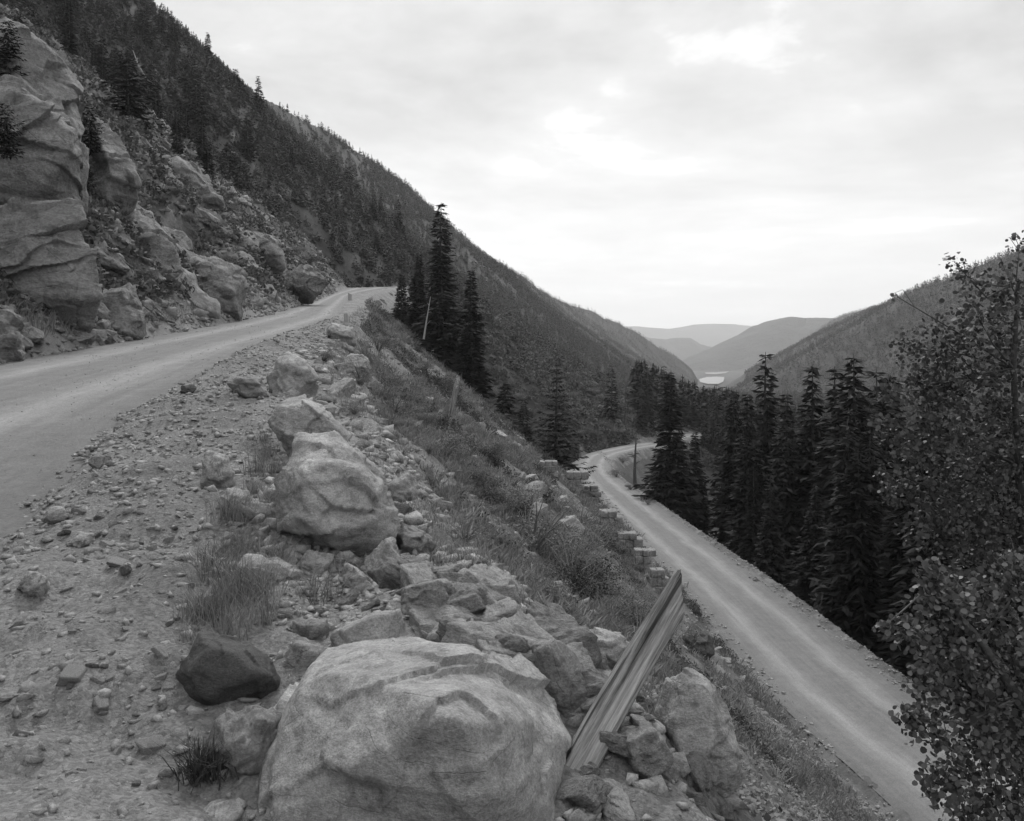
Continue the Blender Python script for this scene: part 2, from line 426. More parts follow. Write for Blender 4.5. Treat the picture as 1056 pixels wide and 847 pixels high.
# ------------------------------------------------------------------ ground sheet
def build_ground():
    A = np.radians(np.linspace(-41, 41, 980)); R = np.exp(np.linspace(math.log(.9), math.log(11500), 1150))
    aa, rr = np.meshgrid(A, R, indexing='ij')
    x = rr*np.sin(aa); y = rr*np.cos(aa)
    z, ids = H(x, y, ids=True)
    def finish(x, y, z, ids, tagit=True, pre=''):
        nA, nR = x.shape
        zu, xl, xr, xc = upper(y)
        ins = np.minimum(x-xl, xr-x)
        wob = fbm(x*1.3, y*1.3, o=3, s=101)*.16
        low = sm(-.05, .55, ins+wob+fbm(x*5, y*5, o=2, s=103)*.16)*((y < 186))
        # upper road bends right at its far end
        dl = np.full(x.shape, 99.); m = (y > -40) & (y < 230) & (x > -10) & (x < 130)
        d_, _, sd_ = polydist(x[m], y[m], LC); dl[m] = d_
        low = np.maximum(low, 1-sm(1.8, 2.45, dl+wob))
        z = z-.2*low
        v = np.stack([x, y, z], -1).reshape(-1, 3)
        idx = np.arange(nA*nR).reshape(nA, nR)
        f = np.stack([idx[:-1, :-1], idx[1:, :-1], idx[1:, 1:], idx[:-1, 1:]], -1)
        r = np.hypot(x, y)
        lab = np.where(r < 230, 0, ids)
        lab = np.where((lab == 0) & (r >= 230), 0, lab)
        fl = lab[:-1, :-1].reshape(-1); f = f.reshape(-1, 4)
        dslope = np.where(x > xc, x-xc, 0)
        bank = np.where(x < xl, xl-x, 0)
        veg = np.clip(sm(.3, 3, dslope)*.9, 0, 1)
        veg = np.where(x < xl, sm(.2, .9, bank)*.75+sm(10, 24, bank)*.2, veg)
        rocky = np.where(x < xl, sm(.2, 1.5, bank), sm(.5, 6, dslope)*.45)
        rdry = dl < 6
        forest = np.where((dl > 2.6) & (x > 12) & (y < 125), sm(2.7, 4.2, dl), 0)
        forest = np.maximum(forest, sm(170, 240, y)*.85)
        forest = np.maximum(forest, np.where((y > 112) & ((x > xc+3) | (x < xl-2) | (y > 182)) & (dl > 4), .75, 0))
        forest = np.maximum(forest, .7*sm(.15, .8, dslope)*(y < 7.5)*(x > .4))
        forest = np.maximum(forest, .85*((ids == 1) & (dl > 4)))
        forest = np.where((y > 500), 1, forest)
        forest = np.maximum(forest, np.where(x < xl, sm(16, 30, bank)*.8, 0))
        for k in range(7):
            sel = f[fl == k]
            if len(sel) == 0: continue
            used, inv = np.unique(sel, return_inverse=True)
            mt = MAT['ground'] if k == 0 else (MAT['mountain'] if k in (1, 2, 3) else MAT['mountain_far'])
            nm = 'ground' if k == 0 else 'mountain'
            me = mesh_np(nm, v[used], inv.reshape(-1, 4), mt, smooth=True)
            if k == 0:
                attr(me, 'veg', veg.reshape(-1)[used]); attr(me, 'rocky', rocky.reshape(-1)[used]); attr(me, 'forest', forest.reshape(-1)[used])
            o = link(nm, me); tag(o, kind='structure')
            lb = ['gravelly mountainside ground between and around the two dirt roads', 'wooded mountainside descending from the upper left',
                  'wooded mountain spur rising at the right edge', 'hazy spur behind the right mountain', 'flat topped hazy mountain across the valley',
                  'small pale hill in the valley gap', 'palest ridge on the horizon'][k]
            tag(o, label=lb)
    finish(x, y, z, ids)
    A2 = np.radians(np.linspace(41, 319, 110)); R2 = np.exp(np.linspace(math.log(.9), math.log(11500), 240))
    aa, rr = np.meshgrid(A2, R2, indexing='ij'); x = rr*np.sin(aa); y = rr*np.cos(aa)
    z = H(x, y); finish(x, y, z, np.zeros(x.shape, int))
    # small cap under the camera
    a = np.linspace(0, 2*np.pi, 33)[:-1]; v = [(0, 0, h1(0, 0.))]+[(.92*math.sin(t), .92*math.cos(t), h1(.92*math.sin(t), .92*math.cos(t))) for t in a]
    f = np.array([(0, 1+(i+1) % 32, 1+i) for i in range(32)])
    me = mesh_np('ground', np.array(v), f, MAT['ground']); 
    for q in ('veg', 'rocky', 'forest'): attr(me, q, np.zeros(33))
    tag(link('ground', me), kind='structure', label='gravelly roadside ground under the viewpoint')
build_ground()

# ------------------------------------------------------------------ roads
def strip(name, left, right, zf, label):
    """left,right (n,2) edge curves"""
    n = len(left); nu = 41; u = np.linspace(-1, 1, nu)
    L = left[:, None, :]; R = right[:, None, :]; t = ((u+1)/2)[None, :, None]
    xy = L*(1-t)+R*t
    s = np.concatenate([[0], np.cumsum(np.hypot(*(np.diff((left+right)/2, axis=0).T)))])
    x = xy[..., 0]; y = xy[..., 1]
    z = zf[:, None]+0*x
    uu = np.broadcast_to(u[None], x.shape)
    z = z-.022*np.exp(-((np.abs(uu)-.42)/.12)**2)+fbm(x*1.1, y*1.1, o=3, s=7)*.018+fbm(x*7, y*7, o=3, s=8)*.006
    v = np.stack([x, y, z], -1).reshape(-1, 3)
    idx = np.arange(n*nu).reshape(n, nu)
    f = np.stack([idx[:-1, :-1], idx[:-1, 1:], idx[1:, 1:], idx[1:, :-1]], -1).reshape(-1, 4)
    me = mesh_np(name, v, f, MAT['road'], True)
    attr(me, 'u', uu.reshape(-1)); attr(me, 's', np.broadcast_to(s[:, None], x.shape).reshape(-1))
    return tag(link(name, me), label=label, kind='structure')
ys = np.concatenate([np.linspace(-40, 0, 40), np.linspace(.15, 30, 260), np.linspace(30.3, 186, 330)])
zu, xl, xr, xc = upper(ys)
bend = np.maximum(0, ys-125)**2*.004
strip('road', np.column_stack([xl-.25+bend*0, ys]), np.column_stack([xr+.25, ys]), zu, 'upper gravel road climbing along the cut bank')
t = LC[1:]-LC[:-1]; t = np.vstack([t, t[-1]])[:, :2]; t /= np.linalg.norm(t, axis=1)[:, None]
fine_ = np.linspace(0, len(LC)-1, 900)
ctr = np.column_stack([np.interp(fine_, np.arange(len(LC)), LC[:, k]) for k in range(3)])
tt = np.column_stack([np.interp(fine_, np.arange(len(LC)), t[:, k]) for k in range(2)])
nr = np.column_stack([tt[:, 1], -tt[:, 0]])
strip('road', ctr[:, :2]-nr*2.45, ctr[:, :2]+nr*2.45, ctr[:, 2], 'lower gravel road running down beside the dark spruces')

# river and meadow on the valley floor
def flat(name, pix, zoff, mat, label):
    pts = []
    for px, py in pix:
        s_ = (HY-py)/F
        # intersect with the valley floor profile
        d = _ys; zv = np.interp(d, VY, VZ)+zoff; k = np.argmin(np.abs(s_*d-zv)); pts.append((px, d[k]))
    zf = max(np.interp(d, VY, VZ) for _, d in pts)+zoff
    v = np.array([((px-CX)/F*d, d, np.interp(d, VY, VZ)+zoff) for px, d in pts]); 
    n = len(v); c = v.mean(0); v = np.vstack([v, c])
    f = np.array([(i, (i+1) % n, n) for i in range(n)])
    o = link(name, mesh_np(name, v, f, mat)); return tag(o, label=label, kind='structure')
flat('river', [(721, 391), (729, 389), (738, 388.5), (747, 389), (746, 393.5), (741, 396), (730, 396), (722, 394)], 2.6, MAT['water'], 'bright bend of the river on the valley floor')
flat('river', [(727, 384.3), (740, 384), (752, 383), (748, 385), (738, 386), (728, 385.6)], 2.6, MAT['water'], 'thin upper reach of the river')
flat('meadow', [(716, 379), (722, 374), (760, 373), (792, 374), (800, 378), (780, 380.5), (740, 381)], 1.4, MAT['meadow'], 'pale dry meadow beyond the river')

# ------------------------------------------------------------------ rocks
ICO = {}
def ico(n):
    if n not in ICO:
        bm = bmesh.new(); bmesh.ops.create_icosphere(bm, subdivisions=n, radius=1)
        ICO[n] = (np.array([v.co[:] for v in bm.verts]), np.array([[v.index for v in f.verts] for f in bm.faces])); bm.free()
    return ICO[n]

def hull_planes(pts):
    bm = bmesh.new()
    for p in pts: bm.verts.new(p)
    r = bmesh.ops.convex_hull(bm, input=bm.verts)
    bmesh.ops.recalc_face_normals(bm, faces=bm.faces)
    N = []; D = []
    for f in bm.faces:
        f.normal_update(); n = np.array(f.normal); N.append(n); D.append(n@np.array(f.verts[0].co))
    bm.free(); return np.array(N), np.array(D)

def norm(a): return a/(np.linalg.norm(a, axis=-1, keepdims=True)+1e-9)

def rock_shape(pts, sub, seed, rough=1.0, sharp=16, strata=(.3, .2, 1.0), cuts=9):
    sharp = sharp*3.5
    pts = np.array(pts, float); lo = pts.min(0); hi = pts.max(0); c = pts.mean(0)*.5+(lo+hi)*.25
    q = pts-c; N, D = hull_planes(q)
    k = D > 1e-4; N = N[k]; D = D[k]
    rc = np.random.default_rng(int(seed)*7+1)
    if cuts:
        fine_n = norm(rc.normal(size=(max(3, cuts//3), 3))); fs_ = (q@fine_n.T).max(0); N = np.vstack([N, fine_n]); D = np.concatenate([D, fs_*rc.uniform(.84, .96, max(3, cuts//3))])
        cn = norm(rc.normal(size=(cuts, 3))); sup = (q@cn.T).max(0); keep = sup > 0
        N = np.vstack([N, cn[keep]]); D = np.concatenate([D, (sup*rc.uniform(.68, .93, cuts))[keep]])
    u, f = ico(sub)
    ext = (hi-lo)/2; d = u*ext; L = np.linalg.norm(d, axis=1); d = d/L[:, None]
    a = np.clip(d@N.T/D[None], 0, None); mx = a.max(1, keepdims=True)
    r = 1/(mx[:, 0]*((a/mx)**sharp).sum(1)**(1/sharp))
    p = d*r[:, None]; size = ext.mean()
    sd = np.array(strata)/np.linalg.norm(strata); s = seed*13.7
    g = p/size
    n1 = fbm(g[:, 0]*1.3+s, g[:, 1]*1.3, g[:, 2]*1.3, o=3, s=seed)
    n2 = fbm(g[:, 0]*4+s, g[:, 1]*4, g[:, 2]*4, o=4, s=seed+5)
    lay = (g@sd)*3.2+n1*.9
    fr = lay-np.floor(lay); st = np.where(fr < .82, fr/.82, (1-fr)/.18)       # saw-tooth beds: small ledges
    bite = np.minimum(0, vn(g[:, 0]*2.2+s, g[:, 1]*2.2, g[:, 2]*2.2, s=seed+9)+.35)
    disp = size*rough*(.035*n1+.035*n2+.028*(st-.5)+.09*bite)
    for K, am, tl in (((10, .03, .18), (60, .018, .28)) if sub >= 5 else ((7, .05, .2),)):
        sd_ = g[rc.integers(0, len(g), K)]; gw = g+.035*np.stack([n2, n1, -n2], -1)
        kk = ((gw[:, None, :]*[1, 1, 1.5]-sd_[None]*[1, 1, 1.5])**2).sum(2); near_ = kk.argmin(1)
        ti = rc.normal(0, tl, (K, 3)); of = rc.uniform(-1, 1, K)*am
        disp += size*rough*np.clip(of[near_]+((g-sd_[near_])*ti[near_]).sum(1)*.55, -.13, .13)
    if sub >= 6:
        n3 = fbm(g[:, 0]*14+s, g[:, 1]*14, g[:, 2]*14, o=3, s=seed+6)
        lay2 = (g@np.roll(sd, 1))*9+n2*2.0; f2 = lay2-np.floor(lay2)
        disp += size*rough*(.012*n3+.010*f2)
    p = p+d*disp[:, None]
    return p+c, f

def put_rock(name, v, f, mat, label, cat='rock', group=None, smooth=True):
    c = v.mean(0); c[2] = v[:, 2].min()
    me = mesh_np(name, v-c, f, mat, smooth)
    return tag(link(name, me, loc=c), label, cat, group)

def rock(outline, label, mat='rock_pale', depth=None, thick=.9, sub=5, seed=None, base=None, rough=1.0, sharp=16, cat='rock', sink=1.0, name='boulder', group=None, tilt=.5, front=None, cuts=12):
    global _seed
    _seed += 1
    seed = seed or _seed
    o = np.array(outline, float); c = o.mean(0)
    bx, by = base if base else (c[0], o[:, 1].max()-.12*np.ptp(o[:, 1]))
    if depth is None: depth = hit(bx, by)
    elif depth < 15 and by < 847: depth = min(depth, hit(bx, by)+.12)
    o = c+(o-c)*(1.07 if front else 1.12)
    w = (o[:, 0].max()-o[:, 0].min())/F*depth; h = (o[:, 1].max()-o[:, 1].min())/F*depth
    t = thick*(w+h)/2
    r_ = np.random.default_rng(seed)
    pts = []
    for px, py in o:                           # silhouette ring: its top lies further back than its foot
        v = (c[1]-py)/(np.ptp(o[:, 1])/2)
        pts.append(P(px, py, depth+t*tilt*(.5*v+.25)))
    for px, py, dy in (front or []): pts.append(P(px, py, depth+dy))
    for px, py in (() if front else (c+(o-c)*.62)):
        v = (c[1]-py)/(np.ptp(o[:, 1])/2)
        pts.append(P(px, py, depth-t*.30+t*tilt*.35*v+r_.uniform(-.07, .07)*t))
    for px, py in (c+(o-c)*.7):
        pts.append(P(px, py+.1*np.ptp(o[:, 1]), depth+t*.75+r_.uniform(-.1, .1)*t))
    b = P(c[0], o[:, 1].max(), depth); pts.append(b+np.array([w*.25, t*.3, -.25*h*sink])); pts.append(b+np.array([-w*.25, t*.3, -.25*h*sink]))
    v, f = rock_shape(pts, sub, seed, rough, sharp, strata=(r_.uniform(-.6, .6), r_.uniform(-.5, .3), 1), cuts=cuts)
    return put_rock(name, v, f, MAT[mat], label, cat, group)
_seed = 100

# --- stones that can be counted, small repeats
stone_meshes = []
for i in range(14):
    r_ = np.random.default_rng(500+i)
    sc = np.array([1, r_.uniform(.6, 1), r_.uniform(.35, .75)])
    pts = np.array([(a, b, c) for a in (-1, 1) for b in (-1, 1) for c in (-1, 1)])*r_.uniform(.5, 1.0, (8, 3))*sc
    v, f = rock_shape(pts, 4, 500+i, .7, 22, cuts=3)
    stone_meshes.append(mesh_np('stone', v, f, MAT['stone'] if i % 3 else MAT['rock_mid'], True))
big_meshes = []
for i in range(16):
    r_ = np.random.default_rng(700+i)
    sc = np.array([1, r_.uniform(.5, .9), r_.uniform(.28, .75)])
    pts = np.array([(a, b, c) for a in (-1, 1) for b in (-1, 1) for c in (-1, 1)])*r_.uniform(.55, 1.0, (8, 3))*sc
    v, f = rock_shape(pts, 5, 700+i, .8, 24, cuts=4)
    big_meshes.append(mesh_np('rock', v, f, MAT['rock_pale'] if i % 2 else MAT['rock_mid'], True))
def scatter_px(n, poly, sz, meshes, label, group, name='stone', flat_=.0, seed=1, bank=False, cat='stone', rot=None):
    """n stones spread over the piece of ground seen inside a quad of the photo; sz in metres (lo, hi)"""
    r_ = random.Random(seed); a, b, c, d = [np.array(p, float) for p in poly]
    for _ in range(n):
        u, w = r_.random(), r_.random(); p = (a*(1-u)+b*u)*(1-w)+(d*(1-u)+c*u)*w
        D = hit(p[0], p[1]); X = (p[0]-CX)/F*D
        s = sz[0]+(sz[1]-sz[0])*r_.random()**2.2
        me = r_.choice(meshes); o = link(name, me, loc=(X, D, h1(X, D)+flat_*s))
        o.scale = (s, s*r_.uniform(.7, 1), s*r_.uniform(.6, 1)); o.rotation_euler = (r_.uniform(-.5, .5), r_.uniform(-.5, .5), r_.uniform(0, 6.28)) if rot is None else (rot[0]+r_.uniform(-.2, .2), rot[1]+r_.uniform(-.25, .25), rot[2]+r_.uniform(-.4, .4))
        tag(o, label, cat, group)
G = stone_meshes; B = big_meshes
# --- the hero boulders, nearest first
rock([(262, 800), (266, 765), (278, 730), (292, 697), (318, 678), (345, 666), (390, 660), (430, 659), (478, 670), (528, 685), (552, 708), (574, 736), (591, 760), (580, 800), (566, 850), (550, 930), (400, 960), (270, 930)],
     'huge pale boulder with dark stained face filling the bottom centre', depth=2.75, thick=.85, sub=7, rough=.6, sharp=26, tilt=.9, seed=23, cuts=4,
     front=[(345, 705, -.20), (480, 682, -.06), (548, 738, -.14), (290, 790, -.34), (450, 752, -.50), (505, 765, -.44), (400, 920, -.62), (560, 860, -.3)])
rock([(180, 699), (190, 675), (206, 653), (235, 648), (262, 667), (290, 697), (284, 724), (246, 742), (208, 735), (188, 722)],
     'smooth dark boulder with black underside resting on the gravel berm', 'rock_dark', depth=3.35, thick=.8, sub=6, rough=.45, sharp=11, seed=8)
rock([(345, 650), (352, 638), (396, 630), (412, 630), (417, 655), (414, 680), (350, 682)], 'pale flat-topped block just behind the huge pale boulder', depth=3.75, sub=5, sharp=26, rough=.6)
rock([(304, 642), (318, 638), (336, 640), (339, 655), (336, 672), (306, 672)], 'small squared stone standing behind the left shoulder of the huge boulder', 'rock_mid', depth=3.9, sharp=30, rough=.5)
rock([(290, 672), (300, 660), (330, 661), (340, 668), (330, 700), (292, 706)], 'grey block wedged between dark boulder and huge pale boulder', 'rock_mid', depth=3.45, sharp=26, rough=.6)
rock([(222, 745), (262, 728), (290, 735), (285, 790), (262, 822), (225, 800)], 'rough fractured rock in the hollow under the dark boulder', 'rock_mid', depth=2.9, rough=1.3)
rock([(205, 838), (222, 822), (246, 826), (258, 850), (240, 890), (206, 880)], 'pale rounded rock at the bottom edge left of the huge boulder', depth=2.5, rough=.7)
rock([(440, 650), (446, 641), (480, 642), (514, 655), (516, 668), (508, 683), (478, 676), (444, 664)], 'long flat slab lying behind the top of the huge boulder', depth=3.9, sub=5, sharp=26, rough=.6)
rock([(459, 642), (464, 618), (475, 603), (486, 607), (490, 630), (489, 648)], 'upright pointed slab standing in the rock pile', 'rock_mid', depth=4.3, sharp=22, rough=.5, thick=.5)
rock([(416, 632), (420, 604), (440, 596), (458, 602), (464, 618), (456, 640), (430, 645)], 'mid grey block left of the upright pointed slab', 'rock_mid', depth=4.35, rough=.7)
rock([(550, 668), (556, 652), (580, 655), (606, 690), (626, 735), (612, 765), (590, 758), (566, 720)], 'tall tilted slab right of the huge boulder', 'rock_mid', depth=3.75, sub=6, sharp=24, rough=.5, thick=.55)
rock([(524, 656), (540, 648), (554, 660), (550, 690), (530, 690)], 'squat grey block left of the tall tilted slab', 'rock_mid', depth=4.0)
rock([(545, 694), (562, 696), (598, 712), (592, 722), (566, 726), (552, 712)], 'thin pointed shard lying across the tilted slab', 'rock_mid', depth=3.35, thick=.5, sharp=24)
rock([(602, 662), (612, 654), (640, 657), (655, 672), (650, 684), (628, 686), (606, 680)], 'ribbed pale rock behind the leaning post', depth=4.6, rough=1.1)
rock([(672, 712), (680, 694), (694, 688), (710, 690), (732, 706), (742, 735), (746, 752), (768, 782), (762, 805), (748, 821), (722, 815), (700, 795), (700, 765), (690, 745)],
     'large pale angular boulder right of the leaning post', depth=4.25, thick=.6, sub=6, rough=.6, sharp=22)
rock([(652, 738), (662, 734), (680, 752), (692, 778), (684, 784), (664, 766), (655, 752)], 'narrow pale slab leaning between post and large angular boulder', depth=4.1, thick=.5, sharp=24)
rock([(612, 800), (626, 768), (642, 772), (660, 800), (674, 850), (650, 890), (600, 880)], 'dark flat rock below the foot of the post', 'rock_mid', depth=3.5, sub=6, rough=.8)
rock([(705, 655), (716, 646), (732, 658), (738, 672), (722, 682), (708, 676)], 'dark blocky rock beside the top of the leaning post', 'rock_dark', depth=None, rough=1.3)
rock([(680, 812), (700, 806), (722, 822), (730, 850), (700, 862), (676, 845)], 'grey rock under the large angular boulder', 'rock_mid', depth=3.9)
# middle rocks
rock([(294, 505), (296, 474), (312, 457), (346, 453), (385, 470), (393, 496), (398, 520), (398, 546), (372, 582), (332, 569), (299, 543)],
     'big blocky boulder with shaded underside in the middle of the berm', depth=5.6, thick=.9, sub=6, rough=.7, sharp=24, seed=17, cuts=5)
rock([(280, 438), (288, 417), (312, 410), (338, 425), (366, 455), (357, 462), (330, 458), (300, 456)], 'wedge shaped boulder leaning on top of the big blocky boulder', depth=7.6, sub=6, rough=.6, sharp=20)
rock([(233, 396), (242, 387), (262, 387), (279, 403), (276, 414), (256, 414), (240, 406)], 'low rounded boulder with dark face beside the upper road', 'rock_mid', depth=None, sub=5, sharp=10)
rock([(276, 385), (284, 368), (305, 364), (322, 372), (328, 388), (322, 406), (300, 412), (280, 404)], 'pale capped boulder above the wedge shaped boulder', depth=None, sub=5)
rock([(208, 500), (212, 470), (222, 462), (232, 466), (240, 495), (236, 508)], 'upright pale stone standing alone on the berm', depth=None, sub=5, thick=.6)
rock([(398, 512), (402, 496), (420, 490), (432, 500), (430, 516), (410, 522)], 'angular rock right of the big blocky boulder', 'rock_mid', depth=None)
rock([(244, 585), (256, 573), (290, 578), (314, 592), (306, 604), (268, 600)], 'flat pale slab lying in the grass', depth=None, thick=.7, sharp=24)
rock([(308, 580), (320, 570), (342, 572), (346, 590), (332, 600), (312, 596)], 'rounded rock beside the flat pale slab', 'rock_mid', depth=4.9)
rock([(344, 576), (350, 567), (364, 568), (366, 582), (354, 588)], 'small pale cube-like rock under the blocky boulder', depth=4.95)
rock([(348, 586), (360, 582), (384, 600), (396, 618), (386, 622), (362, 606)], 'long finger-shaped rock pointing down to the right', depth=4.6, sharp=22)
rock([(378, 590), (384, 566), (398, 553), (410, 562), (412, 586), (396, 602)], 'bright angular rock at the right foot of the blocky boulder', depth=5.0)
rock([(283, 562), (292, 552), (318, 553), (333, 564), (324, 574), (292, 574)], 'half buried rock in the shade of the blocky boulder', 'rock_mid', depth=5.2)
rock([(228, 516), (236, 505), (256, 508), (262, 524), (244, 532), (230, 528)], 'first of three low rocks between upright stone and blocky boulder', depth=5.7)
rock([(250, 528), (258, 515), (288, 518), (291, 536), (268, 544)], 'middle one of the low rocks left of the blocky boulder', depth=5.5)
rock([(262, 512), (278, 504), (292, 510), (290, 522), (270, 522)], 'last of three low rocks touching the blocky boulder', 'rock_mid', depth=5.8)
rock([(406, 548), (416, 536), (436, 545), (448, 562), (440, 574), (416, 570)], 'dark sided rock on the brow above the brushy slope', 'rock_mid', depth=None)
rock([(392, 578), (404, 574), (420, 584), (424, 604), (404, 612), (392, 598)], 'pale broken rock in the middle of the rock pile', depth=4.75)
rock([(424, 584), (440, 578), (462, 592), (464, 606), (440, 604)], 'grey rock behind the upright pointed slab', 'rock_mid', depth=4.8)
rock([(492, 622), (502, 612), (524, 618), (536, 636), (524, 650), (498, 648)], 'grey block right of the upright pointed slab', 'rock_mid', depth=4.4)
rock([(336, 340), (342, 333), (362, 336), (368, 350), (358, 354), (346, 346)], 'pale rock on the brow below the small road posts', depth=None)
rock([(352, 372), (360, 364), (378, 366), (384, 378), (374, 386), (356, 384)], 'squat pale rock in the grass of the brow', depth=None)
rock([(20, 606), (26, 592), (40, 586), (50, 596), (40, 612), (26, 616)], 'tilted oblong stone on the edge of the road at far left', depth=None)
rock([(44, 535), (52, 524), (66, 522), (68, 532), (54, 542)], 'pale stone on the road edge left of the berm', depth=None)
rock([(72, 560), (80, 549), (96, 550), (98, 560), (82, 566)], 'pale stone lower down the berm edge', depth=None)
rock([(62, 806), (68, 796), (80, 795), (88, 804), (84, 814), (68, 815)], 'round stone on the gravel near bottom left', 'rock_mid', depth=2.95, sharp=9)
rock([(184, 404), (188, 397), (202, 397), (204, 405), (194, 408)], 'dark stone sitting on the road edge', 'rock_dark', depth=None)
rock([(90, 480), (96, 470), (112, 470), (116, 480), (104, 486)], 'brown-grey stone at the road edge among gravel', 'rock_mid', depth=None)

scatter_px(24, [(235, 470), (330, 380), (430, 450), (420, 600)], (.07, .24), big_meshes, 'half buried pale rock on the crest between road and slope', 'half buried rocks of the crest', 'rock', flat_=.0, seed=15)
scatter_px(10, [(290, 400), (340, 345), (390, 360), (350, 430)], (.15, .45), big_meshes, 'rock embedded in the far crest beside the upper road', 'rocks of the far crest', 'rock', flat_=.0, seed=16)
# --- left cliffs and outcrops
def outcrop(outline, label, d=None, thick=1.0, mat='rock_cliff', **k):
    return rock(outline, label, mat, depth=d, thick=thick, sub=k.pop('sub', 6), rough=k.pop('rough', 1.1), name='rock_outcrop', **k)
outcrop([(-60, 90), (-40, 25), (0, 12), (30, 14), (62, 40), (82, 80), (88, 115), (70, 160), (40, 190), (-30, 200)], 'high smooth outcrop at the upper left corner', d=29, thick=.8, sub=7, seed=31, rough=.8)
outcrop([(-50, 120), (-20, 78), (20, 80), (52, 105), (76, 135), (68, 170), (48, 205), (-40, 215)], 'bulging outcrop under the high smooth outcrop', d=26, thick=.8, sub=7, seed=32, rough=.9)
outcrop([(-60, 215), (0, 205), (40, 207), (75, 215), (96, 250), (92, 300), (60, 315), (0, 310), (-60, 320)], 'vertical dark-streaked cliff above the road at the far left', d=23.5, thick=.7, sub=7, seed=33, sharp=26)
outcrop([(108, 245), (125, 222), (150, 222), (180, 250), (192, 275), (185, 300), (150, 305), (120, 280)], 'rounded outcrop in the middle of the cut bank', d=36.5, seed=34, thick=1.0)
outcrop([(180, 290), (200, 262), (225, 268), (250, 290), (252, 315), (215, 322), (188, 318)], 'blocky outcrop low on the cut bank near the road', d=41.5, seed=35, thick=1.0)
outcrop([(88, 150), (100, 128), (128, 150), (140, 185), (120, 215), (95, 200)], 'angular buttress right of the bulging outcrop', d=37, seed=61, thick=.9, sharp=26)
outcrop([(80, 320), (92, 300), (130, 296), (150, 318), (140, 345), (95, 350)], 'fractured rock foot below the streaked cliff', d=27, seed=62, thick=.9, sharp=26)
outcrop([(290, 296), (300, 278), (322, 276), (336, 292), (318, 303)], 'bedrock step at the last bend of the upper road', d=70, seed=63, thick=.9, sharp=26)
outcrop([(192, 285), (186, 270), (196, 272), (200, 285)], 'dark slot stone beside the blocky outcrop', d=38.5, mat='rock_dark', sub=4)
outcrop([(-40, 330), (-20, 318), (10, 325), (25, 345), (20, 368), (-30, 385)], 'layered outcrop at the road edge far left', d=19.3, seed=36, thick=.7)
outcrop([(240, 250), (258, 235), (285, 250), (292, 272), (262, 280)], 'flat topped outcrop halfway up the bank', d=65, seed=38)
outcrop([(165, 170), (185, 160), (215, 185), (232, 210), (205, 222), (175, 200)], 'rocky brow at the top of the cut bank', d=62, seed=39)

OUT = []
for i in range(6):
    r_ = np.random.default_rng(800+i); sc = np.array([1, r_.uniform(.6, .95), r_.uniform(.35, .6)])
    pts = r_.uniform(-1, 1, (14, 3))*sc; v, f = rock_shape(pts, 5, 800+i, 1.0, 22, cuts=14)
    OUT.append(mesh_np('rock_outcrop', v, f, MAT['rock_cliff'], True))
scatter_px(46, [(95, 330), (100, 190), (260, 230), (335, 296)], (.7, 2.1), OUT, 'angular ledge of bedrock breaking out of the cut bank', 'bedrock ledges of the cut bank', 'rock_outcrop', flat_=-.1, seed=51, cat='rock', rot=(.2, .65, .3))
scatter_px(22, [(-10, 360), (-10, 320), (110, 300), (200, 335)], (.3, .9), OUT, 'broken bedrock block low on the bank beside the road', 'bedrock blocks beside the road', 'rock_outcrop', flat_=.0, seed=52, cat='rock', rot=(.2, .5, .3))
scatter_px(26, [(100, 170), (160, 60), (300, 200), (320, 280)], (.8, 2.4), OUT, 'bedrock ledge showing through the scrub higher on the hillside', 'bedrock ledges higher up', 'rock_outcrop', flat_=-.2, seed=53, cat='rock', rot=(.2, .65, .3))
# stepped dry stone piers above the lower road
def pier(px, py0, py1, wpx, label):
    d = 0
    # stand it on the slope just above the lower road
    for D in np.linspace(30, 110, 400):
        X = (px-CX)/F*D
        if h1(X, D) > (HY-py1)/F*D: d = D; break
    d = d or 60
    r_ = np.random.default_rng(int(px)); vs = []; fs = []; k = 0
    W = wpx/F*d*.8; Ht = (py1-py0)/F*d; base = P(px, py1, d)-np.array([0, 0, 1.0*Ht]); Ht *= 2.0
    z = 0
    while z < Ht:
        hh = r_.uniform(.15, .27)*Ht; x = -W/2+r_.uniform(-.08, .08)*W
        while x < W/2:
            ww = r_.uniform(.35, .6)*W; q = np.array([(a, b, c) for a in (0, 1) for b in (0, 1) for c in (0, 1)], float)
            q = q*[ww*1.02, W*.9, hh*1.0]+[x, -W*.45+r_.uniform(-.06, .06)*W, z]
            v, f = rock_shape(q, 4, int(r_.integers(1, 999)), .8, 22, cuts=3)
            vs.append(v); fs.append(f+k); k += len(v); x += ww
        z += hh*.96
    v = np.vstack(vs)+base; f = np.vstack(fs)
    put_rock('dry_stone_pier', v, f, MAT['rock_mid'], label, 'stone wall', 'stepped dry stone piers above the lower road')
pier(563, 478, 492, 16, 'dry stone pier furthest up the slope near the spruce at the bend')
pier(592, 492, 507, 17, 'second dry stone pier down the brow toward the road')
pier(608, 502, 518, 17, 'third dry stone pier touching the near edge of the road')
pier(627, 532, 550, 20, 'tallest dry stone pier where brush meets the lower road')
pier(645, 553, 570, 20, 'dry stone pier just below the tallest one')
pier(662, 572, 592, 19, 'next to last dry stone pier down the road edge')
pier(676, 588, 606, 16, 'lowest dry stone pier behind the leaning post')

